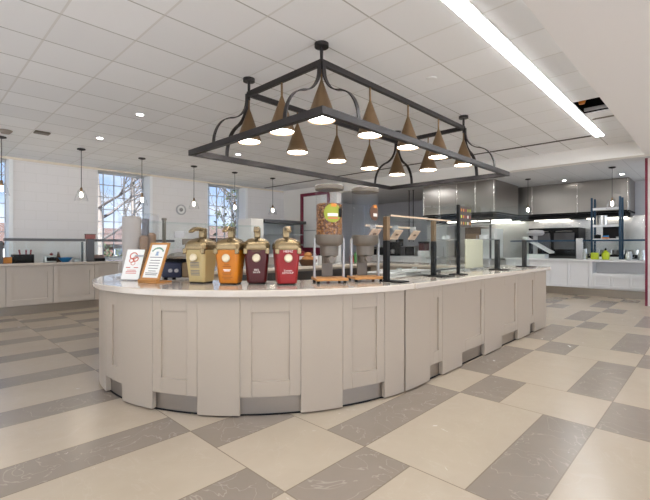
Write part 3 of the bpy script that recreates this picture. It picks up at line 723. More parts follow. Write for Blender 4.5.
t = thing('waffle_iron', 'dark blue and tan countertop griddle with a silver lid behind the framed sign', 'griddle', (1.98, 3.86, TOP1+.0005), R(224)+PI/2)
MB().box(-.19, .0, -.13, .15, .02, .17).build('base', M_navy, t, .012); MB().box(.002, .17, -.12, .15, .02, .17).build('side_housing', mat('tan_enamel', rgb(126, 104, 74), .45, noise=.1), t, .012)
MB().box(-.18, .20, -.12, .15, .172, .205).build('plate', M_black, t, .006)
MB().lathe([(.19, .206), (.2, .225), (.17, .255), (.08, .27), (.0, .272)], (.02, .01, 0), 28).build('lid', M_steel, t)
MB().tube([(-.15, -.12, .20), (-.20, -.2, .25), (-.22, -.24, .26)], .014).build('handle', M_black, t)
for x in (-.16, .15):
    for y in (-.1, .12): MB().lathe([(.018, 0), (.018, .02)], (x, y, 0), 10).build('foot', M_black, t)
for n_, x, y in (('a', -.10, -.1325), ('b', -.04, -.1325)):
    MB().tube([(x, y, .09), (x, y-.02, .09)], .018, 12).build('dial', M_lgrey, t)

# island guard at the rounded end
t = thing('sneeze_guard', 'glass guard on a slim grey pole standing behind the griddle on the island', 'sneeze guard', (2.06, 4.52, TOP1+.0005))
MB().lathe([(.05, 0), (.05, .012), (.02, .014), (.02, .62), (.028, .622), (.028, .645), (.0, .645)], n=16).build('pole', M_grey, t)
MB().box(-.20, 1.35, -.03, .32, .60, .608).build('glass_top', M_glass, t); MB().box(-.20, 1.35, -.034, -.026, .30, .60).build('glass_front', M_glass, t)
MB().lathe([(.05, 0), (.05, .012), (.02, .014), (.02, .60)], (1.2, .42, 0), 16).build('pole', M_grey, t)
for dx, dz, lb, m in ((-.22, .44, 'grey card clipped to the island glass guard left of its pole', M_lgrey), (.16, .46, 'grey card clipped to the island glass guard just right of its pole', M_lgrey), (.26, .38, 'dark grey card clipped on the island glass guard nearest the tan dispenser', M_grey)):
    tag(MB().box(2.06+dx-.06, 2.06+dx+.06, 4.52-.042, 4.52-.0345, TOP1+dz-.035, TOP1+dz+.035).build('label_card', m), lb, 'card', 'cards on the island glass guard')

# ------------------------------------------------------------------ guards along the straight side
def island_guard(label, loc, parts_):
    t = thing('sneeze_guard', label, 'sneeze guard', loc, 0)
    for nm, m, mb, bv in parts_: mb.build(nm, m, t, bv)
    return t
gz = TOP1+.0005
def post(x, y, h, w=.022, brass=0.):
    return MB().box(x-w, x+w, y-w, y+w, .012, h-brass)
t = island_guard('glass guard with two black posts right after the cereal dispensers', (0, 0, gz), [
    ('post', M_black, post(3.085, 2.19, .60, .024, .22), .003), ('post', M_black, post(4.0, 2.22, .60, .024, .22), .003),
    ('post_top', M_bronze, MB().box(3.061, 3.109, 2.166, 2.214, .381, .60), .003), ('post_top', M_bronze, MB().box(3.978, 4.022, 2.198, 2.242, .381, .60), .003),
    ('foot_plate', M_black, MB().box(3.07, 3.20, 2.02, 2.23, 0, .012), .003), ('foot_plate', M_black, MB().box(3.93, 4.16, 2.05, 2.30, 0, .012), .003),
    ('glass_front', M_glass, MB().box(3.112, 4.20, 2.150, 2.158, .04, .59), 0), ('glass_top', M_glass, MB().prism([(3.05, 2.13), (4.20, 2.13), (4.20, 2.62), (3.24, 2.62), (3.24, 2.24), (3.05, 2.24)], .602, .61), 0),
    ('front_rail', mat('beige_edge', rgb(212, 186, 158), .4, metal=.3, noise=.08), MB().box(3.05, 4.20, 2.116, 2.128, .598, .612), 0),
    ('lamp_bar', MATS['beige_edge'], MB().box(3.3, 4.2, 2.60, 2.62, .53, .55), .004)])
for x in (3.32, 3.72, 4.08):
    lb = {3.32: 'tan label card on the glass guard nearest the cereal dispensers', 3.72: 'tan label card in the middle of the first island glass guard', 4.08: 'tan label card on the glass guard nearest the menu board'}[x]
    c = thing('label_card', lb, 'card', (x, 2.50, gz+.45), 0, 'tan cards on the island guard')
    m_ = MB(); m_.add([(-.075, -.03, .05), (.075, -.03, .05), (.075, .05, -.05), (-.075, .05, -.05), (-.075, -.025, .054), (.075, -.025, .054), (.075, .055, -.046), (-.075, .055, -.046)], [(0, 1, 2, 3), (7, 6, 5, 4), (0, 4, 5, 1), (1, 5, 6, 2), (2, 6, 7, 3), (3, 7, 4, 0)]).build('card', mat('tan_card', rgb(206, 176, 150), .6, noise=.08), c)
    m_ = MB(); m_.add([(-.02, -.002, .012), (.025, -.002, .012), (.025, .012, -.006), (-.02, .012, -.006), (-.02, -.006, .010), (.025, -.006, .010), (.025, .008, -.008), (-.02, .008, -.008)], [(3, 2, 1, 0), (4, 5, 6, 7), (0, 1, 5, 4), (1, 2, 6, 5), (2, 3, 7, 6), (3, 0, 4, 7)]).build('picture', M_brown, c)
    MB().box(-.006, .006, -.01, .06, .05, .10).build('clip', M_lgrey, c)
t = thing('menu_board', 'dark menu board with rows of small coloured pictures on a thin black post', 'menu board', (4.40, 2.13, gz))
MB().box(-.016, .016, -.016, .016, .012, .80).build('post', M_black, t, .003)
MB().box(-.06, .10, -.07, .09, 0, .012).build('foot_plate', M_black, t, .003)
MB().box(.017, .32, -.010, .010, .55, .79).build('board', M_slate, t, .003)
cols = [M_amber, M_green, M_red, M_orange, M_txtw, M_yg, M_red, M_amber, M_orange, M_green, M_tan, M_red, M_green, M_amber, M_txtw]
for r_ in range(3):
    for c_ in range(5):
        x = .055+.056*c_; z = .745-.075*r_
        MB().box(x-.011, x+.011, -.0125, -.0102, z-.017, z+.015).build('picture', cols[(r_*5+c_*3) % 15], t)
island_guard('tall clear glass guard between the menu board and the two short black posts', (0, 0, gz), [
    ('post', M_black, post(5.72, 2.20, .42, .028), .003), ('foot_plate', M_black, MB().box(5.62, 5.82, 2.06, 2.28, 0, .012), .003),
    ('glass_front', M_glass, MB().box(4.50, 6.0, 2.160, 2.170, .015, .98), 0), ('glass_side', M_glass, MB().box(4.492, 4.50, 2.17, 2.66, .015, .80), 0), ('glass_top', M_glass, MB().box(4.5, 6.0, 2.17, 2.66, .82, .83), 0)])
island_guard('clear glass guard at the far end of the island with a short black post', (0, 0, gz), [
    ('post', M_black, post(6.82, 2.20, .42, .028), .003), ('foot_plate', M_black, MB().box(6.72, 6.92, 2.05, 2.30, 0, .012), .003),
    ('glass_front', M_glass, MB().box(6.02, 6.90, 2.160, 2.170, .015, .98), 0), ('glass_side', M_glass, MB().box(6.90, 6.91, 2.16, 2.66, .015, .98), 0)])
t = thing('divider_panel', 'beige upright panel standing behind the tall clear glass guard', 'panel', (0, 0, gz))
MB().box(5.18, 5.72, 2.40, 2.42, .03, .42).build('board', M_beige, t, .004)
for x in (5.24, 5.66): MB().box(x-.015, x+.015, 2.36, 2.46, 0, .03).build('foot', M_steel, t)
# cold wells and pans
def well(x0, x1, y0, y1, label, nn):
    t = thing('cold_well', label, 'serving well', (0, 0, gz), 0)
    mb = MB().box(x0, x1, y0, y0+.03, 0, .022).box(x0, x1, y1-.03, y1, 0, .022).box(x0, x0+.03, y0+.03, y1-.03, 0, .022).box(x1-.03, x1, y0+.03, y1-.03, 0, .022)
    mb.build('rim', M_steel, t, .004)
    MB().box(x0+.03, x1-.03, y0+.03, y1-.03, 0, .004).build('floor_plate', M_steeld, t)
    return t
well(3.32, 4.31, 2.33, 2.76, 'steel serving well sunk in the worktop behind the first glass guard', 3)
well(4.60, 6.6, 2.46, 2.76, 'steel serving well sunk in the worktop behind the tall clear glass', 5)
pan0 = None
for i, (x, lb) in enumerate(((3.51, 'steel food pan in the first serving well nearest the cereal dispensers'), (3.825, 'steel food pan in the middle of the first serving well'), (4.14, 'steel food pan in the first serving well nearest the menu board'))):
    if pan0 is None:
        pan0 = thing('food_pan', lb, 'food pan', (x, 2.545, gz+.0045), 0, 'food pans in the first well')
        MB().box(-.15, .15, -.175, .175, 0, .01).box(-.155, .155, -.18, -.165, .01, .05).box(-.155, .155, .165, .18, .01, .05).box(-.155, -.14, -.165, .165, .01, .05).box(.14, .155, -.165, .165, .01, .05).build('pan', M_steel, pan0, .003)
        MB().tube([(-.04, 0, .05), (-.04, 0, .075), (.04, 0, .075), (.04, 0, .05)], .008).build('handle', M_steel, pan0)
        MB().box(-.139, .139, -.164, .164, .036, .046).build('lid', M_lgrey, pan0)
    else: dup(pan0, (x, 2.545, gz+.0045), None, lb)
t = thing('tongs_rest', 'small dark caddy on the worktop at the foot of the menu board', 'caddy', (4.42, 2.42, gz))
MB().box(-.05, .05, -.04, .04, 0, .05).build('body', M_steeld, t, .01); MB().tube([(-.02, 0, .05), (-.04, .01, .11), (-.09, .02, .13)], .006).build('tongs', M_steel, t)

# items on the far side of the island
BW = BY-.42
for i, (x, y, m, lb) in enumerate(((6.33, 5.35, M_red, 'red squeeze bottle on the far side of the island beside a green one'), (6.48, 5.38, mat('bottle_green', rgb(70, 132, 62), .4, noise=.05), 'green squeeze bottle among the bottles on the far island side'), (6.62, 5.36, M_orange, 'orange squeeze bottle on the far island side next to a yellow one'), (6.74, 5.36, mat('bottle_yellow', rgb(224, 180, 30), .4, noise=.05), 'yellow squeeze bottle on the far side of the island'))):
    t = thing('squeeze_bottle', lb, 'bottle', (x, y, gz), 0, 'squeeze bottles on the far island side')
    MB().lathe([(.0, 0), (.045, 0), (.045, .12), (.03, .145), (.0, .145)], n=16).build('body', m, t); MB().lathe([(.024, .145), (.022, .165), (.006, .21), (.0, .21)], n=12).build('nozzle', m, t)
for i, (x, m, lb) in enumerate(((4.95, M_red, 'white canister with a red top on the far side of the island'), (5.20, M_dred, 'white canister with a dark red top on the far island side'), (5.45, M_black, 'white canister with a black top on the far island side'))):
    t = thing('canister', lb, 'canister', (x, 5.32, gz), 0, 'white canisters on the far island side')
    MB().lathe([(.0, 0), (.09, 0), (.09, .15), (.0, .15)], n=20, smooth=False).build('body', M_white, t); MB().lathe([(.075, .151), (.07, .18), (.03, .2), (.025, .24), (.0, .245)], n=16).build('lid', m, t)
t = thing('bread_basket', 'basket of tan buns on the far island side beside the red dispenser', 'basket', (4.75, 4.98, gz))
MB().lathe([(.0, 0), (.11, 0), (.15, .06), (.16, .1), (.14, .1), (.0, .05)], n=20).build('basket', M_brown, t)
for i, (x, y, z) in enumerate(((-.06, -.03, .11), (.06, -.04, .11), (0, .06, .11), (0, 0, .185))):
    MB().lathe([(.0, -.045), (.06, -.035), (.07, 0), (.05, .035), (.0, .045)], (x, y, z), 14).build('bun', mat('bun_%d' % i, rgb(188, 130, 74), .7, noise=.2), t)

# ------------------------------------------------------------------ kitchen
kx = 12.35
kc = thing('kitchen_counter', 'white panelled kitchen counter with an open shelf at its right end', 'counter')
MB().box(kx+.08, kx+.7, 1.16, 4.5, 0, .2).build('toe_kick', M_toe, kc)
MB().box(kx+.03, kx+.75, 2.40, 4.5, .2, .895).box(kx+.03, kx+.75, 1.16, 2.40, .2, .60).box(kx+.5, kx+.75, 1.16, 2.40, .60, .895).box(kx, kx+.5, 2.33, 2.40, .2, .895).build('carcass', M_kcab, kc)
def kdoor(y0, y1, z0, z1, s=.07):
    p = MB().box(kx, kx+.029, y0+.004, y0+s, z0, z1).box(kx, kx+.029, y1-s, y1-.004, z0, z1).box(kx, kx+.029, y0+s, y1-s, z0, z0+s).box(kx, kx+.029, y0+s, y1-s, z1-s, z1).build('door_panel', M_kcab, kc)
for i in range(4): kdoor(2.42+.475*i, 2.42+.475*(i+1), .21, .89)
for y in (1.17, 1.56, 1.945): kdoor(y, y+.385, .23, .56, .06)
tag(MB().box(kx-.05, kx+.8, 1.13, 4.5, .896, .945).build('worktop', M_kcab, None, .005), 'white worktop of the kitchen counter below the long hood', 'worktop')
KZ = .9455
t = thing('sneeze_guard', 'long glass guard with a steel post on the kitchen counter', 'sneeze guard', (0, 0, KZ))
MB().box(kx+.10, kx+.108, 1.16, 2.55, .01, .47).box(kx+.10, kx+.108, 2.72, 4.4, .01, .47).build('glass_front', M_glass, t)
MB().box(kx+.085, kx+.125, 1.16, 4.4, .475, .52).build('rail', M_teal, t); MB().box(kx+.06, kx+.16, 2.56, 2.71, 0, .56).build('post', M_steel, t, .01)
def hood(label, x0, x1, y0, y1, z0, z1, lights):
    t = thing('range_hood', label, 'range hood', (0, 0, 0))
    th = .03
    mb = MB(); ny = max(2, round((y1-y0)/(.58 if x0 < 13 else 1.15))); L = (y1-y0)/ny
    for i in range(ny): mb.box(x0, x0+th, y0+i*L+.002, y0+(i+1)*L-.002, z0, z1)
    mb.build('front_panel', M_hood, t, .002)
    MB().box(x0+th, x1, y0, y0+th, z0, z1).build('side_panel', M_hood, t); MB().box(x0+th, x1, y1-th, y1, z0, z1).build('side_panel', M_hood, t)
    MB().box(x0+.12, x1-.02, y0+.1, y1-.1, z0-.10, z0+.10).build('filter_bank', M_black, t)
    for i in range(ny+1):
        yy = y0+i*L if 0 < i < ny else (y0+.03 if i == 0 else y1-.03)
        MB().lathe([(.013, z0+.03), (.013, z1-.02)], (x0+.004, yy, 0), 16).build('highlight_strip', M_polish, t)  # polished strips added to imitate bright reflected streaks on the steel
    MB().box(x0-.006, x1, y0-.006, y0, z0, z0+.05).box(x0-.008, x0, y0-.006, y1+.006, z0, z0+.05).build('lip', M_black if lights else M_steel, t)
    for y in lights: MB().box(x1-.35, x1-.2, y-.5, y+.5, z0-.13, z0-.1005).build('lamp', M_under, t)
    return t
hood('long brushed steel hood along the far kitchen wall', 13.9, 14.98, 1.76, 8.0, 2.25, 3.195, [2.4, 3.9, 5.4])
hood('boxy steel hood hanging nearer, behind the far end of the island', 11.66, 13.55, 4.55, 6.85, 2.236, 3.195, [5.2, 6.3])
struct('wall_backsplash', MB().box(14.965, 14.999, 1.5, 8.2, .0, 2.2), M_steel)
# cooking line below the long hood
t = thing('cooking_range', 'dark steel cooking line below the long hood', 'range', (0, 0, 0))
MB().box(14.0, 14.95, 3.0, 4.4, .0, 1.0).build('body', M_steeld, t); MB().box(14.05, 14.95, 3.0, 4.4, 1.0, 1.86).build('oven', M_black, t)
MB().box(13.99, 14.04, 3.1, 3.65, 1.2, 1.7).box(13.99, 14.04, 3.75, 4.3, 1.2, 1.7).build('oven_door', M_steeld, t)
for y in (3.15, 3.8): MB().tube([(13.97, y, 1.75), (13.97, y+.45, 1.75)], .015).build('handle', M_steel, t)
t = thing('cooking_range', 'dark griddle station at the right of the cooking line', 'range', (0, 0, 0))
MB().box(14.0, 14.95, 1.55, 2.95, 0, .95).build('body', M_steel, t); MB().box(14.0, 14.9, 1.6, 2.9, .95, 1.05).build('griddle_top', M_black, t)
for y in (1.7, 2.0, 2.3, 2.6): MB().lathe([(.0, 0), (.11, 0), (.115, .14), (.1, .14), (.0, .12)], (14.4, y, 1.05), 16).build('pot', M_steel, t)
# teal shelving rack
ry0, ry1, rx0, rx1 = 1.865, 2.50, 13.2, 13.6
t = thing('shelving_rack', 'tall teal wire shelving rack behind the kitchen counter', 'shelving')
for x in (rx0, rx1):
    for y in (ry0, ry1): MB().box(x-.024, x+.024, y-.024, y+.024, 0, 2.62).build('post', M_teal, t)
for z in (1.0, 1.50, 1.88, 2.34):
    mb = MB().box(rx0-.02, rx0+.02, ry0+.024, ry1-.024, z-.065, z).box(rx1-.02, rx1+.02, ry0+.024, ry1-.024, z-.03, z)
    for i in range(14): y = ry0+.04+(ry1-ry0-.08)*i/13; mb.box(rx0+.02, rx1-.02, y-.006, y+.006, z-.012, z-.002)
    mb.build('shelf', M_trim, t)
tag(MB().lathe([(.0, 0), (.13, 0), (.13, .25), (.135, .255), (.125, .255), (.12, .01), (.0, .01)], (13.38, 2.30, 1.881), 24).build('stock_pot', M_steel), 'steel stock pot on the upper shelf of the teal rack', 'pot')
t = thing('display_screen', 'dark screen with small lights on the teal rack', 'screen', (13.40, 2.09, 1.5005))
MB().box(-.03, .03, -.185, .185, .05, .32).build('panel', M_black, t, .006); MB().box(-.06, .06, -.1, .1, 0, .05).build('stand', M_black, t)
tag(MB().lathe([(.0, 0), (.07, 0), (.08, .1), (.0, .12)], (13.25, 2.375, 1.5005), 18).build('cooking_pot', M_black), 'small black pot on the teal rack left of the dark screen', 'pot')
t = thing('storage_tub', 'blue and orange tub on the teal rack below the dark screen', 'tub', (13.19, 2.18, 1.5005))
MB().box(-.05, .05, -.07, .07, 0, .04).build('base', M_orange, t); MB().box(-.045, .045, -.065, .065, .04, .08).build('lid', M_blue, t)
tag(MB().box(12.62, 12.82, 2.26, 2.42, KZ, KZ+.18).build('food_container', M_yg, None, .02), 'squat yellow-green container on the kitchen counter', 'container')
t = thing('squeeze_bottle', 'bright yellow-green bottle on the kitchen counter beside the squat container', 'bottle', (12.7, 2.10, KZ))
MB().lathe([(.0, 0), (.075, 0), (.085, .04), (.085, .16), (.05, .21), (.02, .24), (.0, .24)], n=18).build('body', M_yg, t); MB().lathe([(.022, .24), (.02, .29), (.0, .3)], n=10).build('cap', M_black, t)
for i, (y, h, lb) in enumerate(((2.58, .28, 'steel jug on the kitchen counter right beside the guard post'), (1.62, .22, 'steel pot on the kitchen counter right of the teal rack'), (1.36, .25, 'steel pot on the kitchen counter nearest the maroon trimmed wall'))):
    t = thing('steel_jug', lb, 'jug', (12.72, y, KZ), 0, 'steel pots on the kitchen counter')
    MB().lathe([(.0, 0), (.07, 0), (.078, h*.6), (.055, h*.8), (.06, h), (.0, h)], n=18).build('body', M_steel, t); MB().tube([(0, -.07, h*.3), (0, -.12, h*.35), (0, -.12, h*.75), (0, -.06, h*.85)], .008).build('handle', M_steel, t)
# white slanted equipment at the left of the kitchen counter
t = thing('food_slicer', 'white machine with a tilted tray on the kitchen counter past the island end', 'slicer', (12.72, 3.75, KZ))
MB().box(-.2, .2, -.25, .25, 0, .12).build('base', M_white, t, .02)
c = MB(); c.add([(-.22, -.38, .14), (.22, -.38, .14), (.22, .35, .58), (-.22, .35, .58), (-.22, -.40, .19), (.22, -.40, .19), (.22, .33, .63), (-.22, .33, .63)], [(0, 1, 2, 3), (7, 6, 5, 4), (0, 4, 5, 1), (1, 5, 6, 2), (2, 6, 7, 3), (3, 7, 4, 0)]); c.build('tilted_tray', M_white, t, .01)
MB().lathe([(.0, 0), (.19, .0), (.24, .06), (.2, .14), (.0, .16)], (0, .05, .66), 22).build('dome', M_lgrey, t); MB().box(-.04, .04, .0, .1, .12, .67).build('neck', M_lgrey, t)
# work line beneath the nearer hood
t = thing('prep_table', 'steel prep table with a lower shelf under the nearer hood', 'table', (0, 0, 0))
MB().box(11.75, 13.3, 4.7, 6.8, .88, .93).build('table_top', M_steel, t); MB().box(11.8, 13.25, 4.75, 6.75, .3, .33).build('lower_shelf', M_steel, t)
for x in (11.85, 13.2):
    for y in (4.8, 6.7): MB().lathe([(.025, 0), (.025, .88)], (x, y, 0), 10).build('leg', M_steel, t)
t = thing('upright_oven', 'brown fronted upright oven on the steel prep table', 'oven', (0, 0, .9305))
MB().box(12.32, 13.0, 5.25, 5.75, 0, .95).build('body', mat('oven_brown', rgb(120, 100, 82), .4, metal=.4, noise=.1), t, .01); MB().box(12.30, 12.32, 5.3, 5.7, .12, .75).build('door', mat('oven_door_tan', rgb(150, 124, 96), .35, metal=.3, noise=.1), t)
MB().tube([(12.28, 5.34, .2), (12.28, 5.34, .7)], .012).build('handle', M_steel, t)
t = thing('glass_cooler', 'pale glass fronted cooler standing on the steel prep table', 'cooler', (0, 0, .9305))
MB().box(12.25, 12.9, 4.78, 5.2, 0, .9).build('body', M_white, t, .01); MB().box(12.235, 12.25, 4.82, 5.16, .1, .8).build('door', M_glass, t)
t = thing('pass_shelf', 'double steel pass shelf standing over the prep table', 'shelf', (0, 0, .9305))
for z in (.55, 1.0): MB().box(11.78, 12.15, 4.75, 6.75, z, z+.03).build('shelf', M_steel, t)
for y in (4.8, 5.8, 6.7): MB().box(11.95, 11.99, y-.02, y+.02, 0, 1.2).build('post', M_steeld, t)
for i, (x, y, lb) in enumerate(((12.0, 5.0, 'stack of white plates on the pass shelf under the nearer hood, right of centre'), (12.0, 6.2, 'stack of white plates on the pass shelf under the nearer hood, left of centre'))):
    tag(MB().lathe([(.0, 0), (.13, 0), (.14, .12), (.0, .125)], (x, y, .9305+.581), 20).build('plate_pile', M_white), lb, 'plates', 'plates on the pass shelf')

# back counter and tall units along the far left of the kitchen
bc = thing('back_counter', 'white back counter with appliances at the far left of the kitchen', 'counter')
MB().box(12.5, 13.2, 7.05, 10.4, 0, .15).build('toe_kick', M_toe, bc); MB().box(12.43, 13.2, 7.02, 10.4, .15, .89).build('carcass', M_kcab, bc)
for i in range(6):
    y = 7.04+.56*i; MB().box(12.40, 12.429, y, y+.07, .17, .88).box(12.40, 12.429, y+.48, y+.55, .17, .88).box(12.40, 12.429, y+.07, y+.48, .17, .24).box(12.40, 12.429, y+.07, y+.48, .81, .88).build('door_panel', M_kcab, bc)
MB().box(12.36, 13.25, 7.0, 10.42, .89, .935).build('countertop', M_kcab, bc)
BZ = .9355
t = thing('coffee_machine', 'black and steel coffee machine on the far back counter', 'coffee machine', (12.85, 8.75, BZ))
MB().box(-.22, .22, -.25, .25, 0, .08).box(-.0, .22, -.25, .25, .08, .5).box(-.22, .22, -.25, .25, .5, .62).build('body', M_black, t, .01); MB().box(-.225, -.22, -.2, .2, .52, .6).build('control_panel', M_steel, t); MB().lathe([(.0, .085), (.07, .085), (.085, .2), (.05, .25), (.0, .25)], (-.12, 0, 0), 16).build('jug', M_steel, t)
t = thing('microwave_oven', 'steel microwave oven beside the black coffee machine', 'microwave', (12.85, 8.05, BZ))
MB().box(-.22, .22, -.3, .3, .015, .36).build('body', M_steel, t, .01); MB().box(-.235, -.221, -.29, .1, .03, .345).build('door', M_black, t); MB().box(-.232, -.221, .12, .29, .03, .345).build('control_panel', M_steeld, t)
t = thing('drink_dispenser', 'clear drink dispenser with red drink on the far back counter', 'dispenser', (12.8, 7.5, BZ))
MB().box(-.15, .2, -.14, .14, 0, .2).build('base', M_white, t, .01); MB().box(-.12, .18, -.12, .12, .201, .45).build('drink', M_dred, t); MB().box(-.13, .19, -.13, .13, .451, .52).build('lid', M_black, t)
t = thing('toaster_oven', 'dark toaster oven at the left end of the far back counter', 'toaster', (12.85, 9.5, BZ))
MB().box(-.2, .2, -.28, .28, .02, .32).build('body', M_steeld, t, .01); MB().box(-.212, -.201, -.25, .1, .05, .29).build('door', M_black, t); MB().tube([(-.235, -.22, .26), (-.235, .08, .26)], .01).build('handle', M_steel, t)
t = thing('refrigerator', 'tall white refrigerator far back, behind the far back counter', 'refrigerator', (14.5, 7.75, 0))
MB().box(-.3, .38, -.4, .4, .05, 2.1).build('body', M_white, t, .01); MB().box(-.34, -.302, -.39, .39, .1, 1.3).box(-.34, -.302, -.39, .39, 1.32, 2.08).build('door', M_kcab, t); MB().tube([(-.37, -.32, .8), (-.37, -.32, 1.25)], .012).build('handle', M_steel, t); MB().box(-.28, .36, -.38, .38, 0, .05).build('plinth', M_black, t)
for y, lb in ((7.58, 'slim dark pole hanging from the kitchen ceiling, left one of a pair'), (7.42, 'slim dark pole hanging from the kitchen ceiling, right one of a pair')):
    t = thing('hanging_pole', lb, 'pole', (12.0, y, KC)); MB().lathe([(.03, 0), (.03, -.02), (.014, -.025), (.014, -1.75)], n=10).build('rod', M_black, t); MB().lathe([(.05, -.001), (.05, -.012)], n=12).build('ceiling_plate', M_lgrey, t)
# ------------------------------------------------------------------ outside
lawn = MB().box(-60, 60, 11.7, 90, -.35, -.15).build('lawn', mat('grass', rgb(84, 82, 58), .95, noise=.3, nscale=3)); lawn['kind'] = 'structure'
struct('ground', MB().box(-60, -4.75, -40, 11.7, -.3, -.14).box(-4.75, 40, -60, -5.75, -.3, -.14), mat('bounce_paving', rgb(222, 219, 213), .9, noise=.1, nscale=2))  # unseen ground, paled so that sunlight bounces up to the ceiling
M_bark = mat('bark', rgb(124, 114, 104), .9, noise=.25, nscale=6); M_bark2 = mat('twig', rgb(96, 88, 82), .9, noise=.2, nscale=6)
def tree(label, loc, h, seed, thick):
    rnd = random.Random(seed); t = thing('bare_tree', label, 'tree', loc, 0, 'bare trees outside the windows')
    tr = MB().tube([(0, 0, 0), (.05, 0, h*.3), (-.05, .05, h*.6), (.05, 0, h)], [thick, thick*.8, thick*.55, .02], 10).build('trunk', M_bark, t)
    mb = MB()
    def branch(p, d, L, r, lv):
        pts = [p]; q = Vector(p); dd = Vector(d).normalized()
        for i in range(4):
            dd = (dd+Vector((rnd.uniform(-.22, .22), rnd.uniform(-.22, .22), rnd.uniform(-.05, .25)))).normalized(); q = q+dd*L/4; pts.append(tuple(q))
        mb.tube(pts, [r, r*.85, r*.65, r*.45, r*.25], 5)
        if lv < 3:
            for k in range(4 if lv < 2 else 3):
                b = pts[rnd.randint(1, 4)]; v = dd+Vector((rnd.uniform(-.9, .9), rnd.uniform(-.9, .9), rnd.uniform(-.2, .7))); branch(b, v, L*rnd.uniform(.5, .7), r*.5, lv+1)
    for i in range(13):
        z = h*(.18+.78*i/13); a = rnd.uniform(0, 2*PI); branch((0, 0, z), (math.cos(a), math.sin(a), rnd.uniform(.25, .8)), h*.36*(1.15-i/15), thick*.3, 0)
    mb.build('branches', M_bark2, t)
tree('bare pale tree seen through the middle window', (4.85, 16.0, -.15), 6.6, 3, .20)
tree('bare tree seen through the leftmost window', (1.9, 25.0, -.15), 6.4, 9, .16)
tree('bare tree seen through the narrow window right of the plaque', (11.6, 17.0, -.15), 6.8, 5, .18)
tree('bare tree standing further back behind the middle window tree', (8.4, 22, -.15), 7.5, 14, .16)
def bush(label, loc, r, h, seed):
    rnd = random.Random(seed); mb = MB()
    for i in range(420):
        a = rnd.uniform(0, 2*PI); q = rnd.random()**.5*r; z = rnd.random()*h; k = math.sqrt(max(.05, 1-(z/h)**2)); x, y = q*k*math.cos(a), q*k*math.sin(a); s_ = .11
        d = [Vector((rnd.uniform(-1, 1), rnd.uniform(-1, 1), rnd.uniform(-1, 1)))*s_ for _ in range(2)]; p = Vector((x, y, z)); mb.add([p-d[0]*.5, p+d[1], p+d[0], p-d[1]*.6], [(0, 1, 2, 3)])
    o = mb.build('bush', mat('leaf_%d' % seed, rgb(62, 68, 42), .8, noise=.3), None, loc=loc); return tag(o, label, 'bush', 'bushes outside the windows')
bush('green bush outside the narrow window right of the plaque', (10.3, 15.2, -.15), 1.5, 4.0, 1)
bush('green bush low behind the middle window', (5.6, 18.5, -.15), 1.6, 1.5, 2)
def house(label, x0, x1, y, h, roof, m):
    t = thing('house', label, 'house', ((x0+x1)/2, y, -.15), 0, 'houses outside the windows'); w = (x1-x0)/2
    MB().box(-w, w, 0, 6, 0, h).build('walls', m, t)
    MB().quadbox([(-w-.4, -.5, h), (w+.4, -.5, h), (w+.4, 6.5, h), (-w-.4, 6.5, h)], [(-w, 2.9, h+1.6), (w, 2.9, h+1.6), (w, 3.1, h+1.6), (-w, 3.1, h+1.6)]).build('roof', roof, t)
    for i in range(3):
        x = -w+(i+.5)*2*w/3; p = MB().box(x-.5, x+.5, -.04, -.002, h*.35, h*.75).build('window', M_white, t); MB().box(x-.42, x+.42, -.06, -.041, h*.38, h*.72).build('window_pane', M_navy, p)
M_roof = mat('brown_roof', rgb(84, 64, 54), .9, noise=.15, nscale=3); M_brick = mat('brick_house', rgb(90, 60, 50), .9, noise=.15, nscale=5)
house('brick house with a brown roof beyond the middle window', 9, 19, 40, 1.6, M_roof, M_brick)
house('brick house beyond the leftmost window', -1, 7, 38, 1.7, M_roof, M_brick)
house('brick house beyond the narrow window', 24, 36, 44, 2.4, M_roof, M_brick)

# ------------------------------------------------------------------ sky
SKY, SUNNY = 1.3, 2.6
wd = bpy.data.worlds.new('sky'); bpy.context.scene.world = wd; wd.use_nodes = True
nt = wd.node_tree; nt.nodes.clear(); g = N(nt)
o = nt.nodes.new('ShaderNodeOutputWorld'); bg = nt.nodes.new('ShaderNodeBackground'); tc = nt.nodes.new('ShaderNodeTexCoord')
sp = nt.nodes.new('ShaderNodeSeparateXYZ'); nt.links.new(tc.outputs['Generated'], sp.inputs[0])
n = g.noise(tc.outputs['Generated'], 7., 6, .4)
cl = nt.nodes.new('ShaderNodeMapRange'); cl.inputs['From Min'].default_value = .48; cl.inputs['From Max'].default_value = .66; nt.links.new(n, cl.inputs['Value'])
grad = g.m('MINIMUM', 1., g.m('MAXIMUM', 0., g.m('MULTIPLY', sp.outputs[2], 2.6)))
blue = g.mix(grad, rgb(200, 220, 242), rgb(100, 152, 222))
colr = g.mix(cl.outputs['Result'], blue, rgb(246, 248, 252))
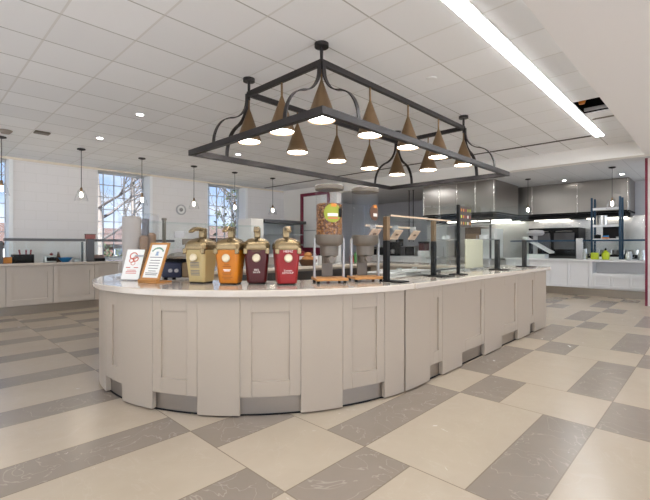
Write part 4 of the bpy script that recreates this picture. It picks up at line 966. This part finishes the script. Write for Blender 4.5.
nt.links.new(colr, bg.inputs['Color']); 
dv = g.m('ADD', g.m('MULTIPLY', sp.outputs[0], -.2), g.m('MULTIPLY', sp.outputs[1], -.98))
sun = g.m('MULTIPLY', g.m('POWER', g.m('MAXIMUM', 0., g.m('ADD', .35, g.m('MULTIPLY', dv, .65))), 1.5), SUNNY)
nt.links.new(g.m('ADD', SKY, sun), bg.inputs['Strength']); nt.links.new(bg.outputs[0], o.inputs['Surface'])
sn = bpy.data.lights.new('sun', 'SUN'); sn.energy = 20.; sn.angle = R(3); sn.color = (.95, .97, 1.)
so_ = bpy.data.objects.new('sun', sn); C.objects.link(so_); so_.rotation_euler = Vector((.25, .70, -.72)).to_track_quat('-Z', 'Y').to_euler()
# portals guide sky sampling at the openings
def portal(loc, rot, sx_, sy_):
    l = bpy.data.lights.new('sky_portal', 'AREA'); l.shape = 'RECTANGLE'; l.size = sx_; l.size_y = sy_; l.cycles.is_portal = True
    ob = bpy.data.objects.new('sky_portal', l); C.objects.link(ob); ob.location = loc; ob.rotation_euler = rot
for a, b in op: portal(((a+b)/2, 11.64, (sill+head)/2), (-PI/2, 0, 0), b-a, head-sill)
portal((3, -6.02, 1.65), (PI/2, 0, 0), 16, 2.5)
portal((-5.02, 2.7, 1.65), (PI/2, 0, -PI/2), 16.5, 2.5)

# ------------------------------------------------------------------ camera and view
cam = bpy.data.cameras.new('camera'); co = bpy.data.objects.new('camera', cam); C.objects.link(co)
co.location = (0, 0, 1.3); co.rotation_euler = (PI/2, 0, R(43.95-90))
cam.sensor_width = 36; cam.lens = 407.4/650*36; cam.shift_y = -4/650; cam.clip_start = .05; cam.clip_end = 300
sc = bpy.context.scene; sc.camera = co
sc.view_settings.view_transform = 'Standard'; sc.view_settings.look = 'None'; sc.view_settings.exposure = .06; sc.view_settings.gamma = 1.; sc.view_settings.use_curve_mapping = False
sc.cycles.use_denoising = True
sc.cycles.max_bounces = 10; sc.cycles.transparent_max_bounces = 24; sc.cycles.sample_clamp_indirect = 6.
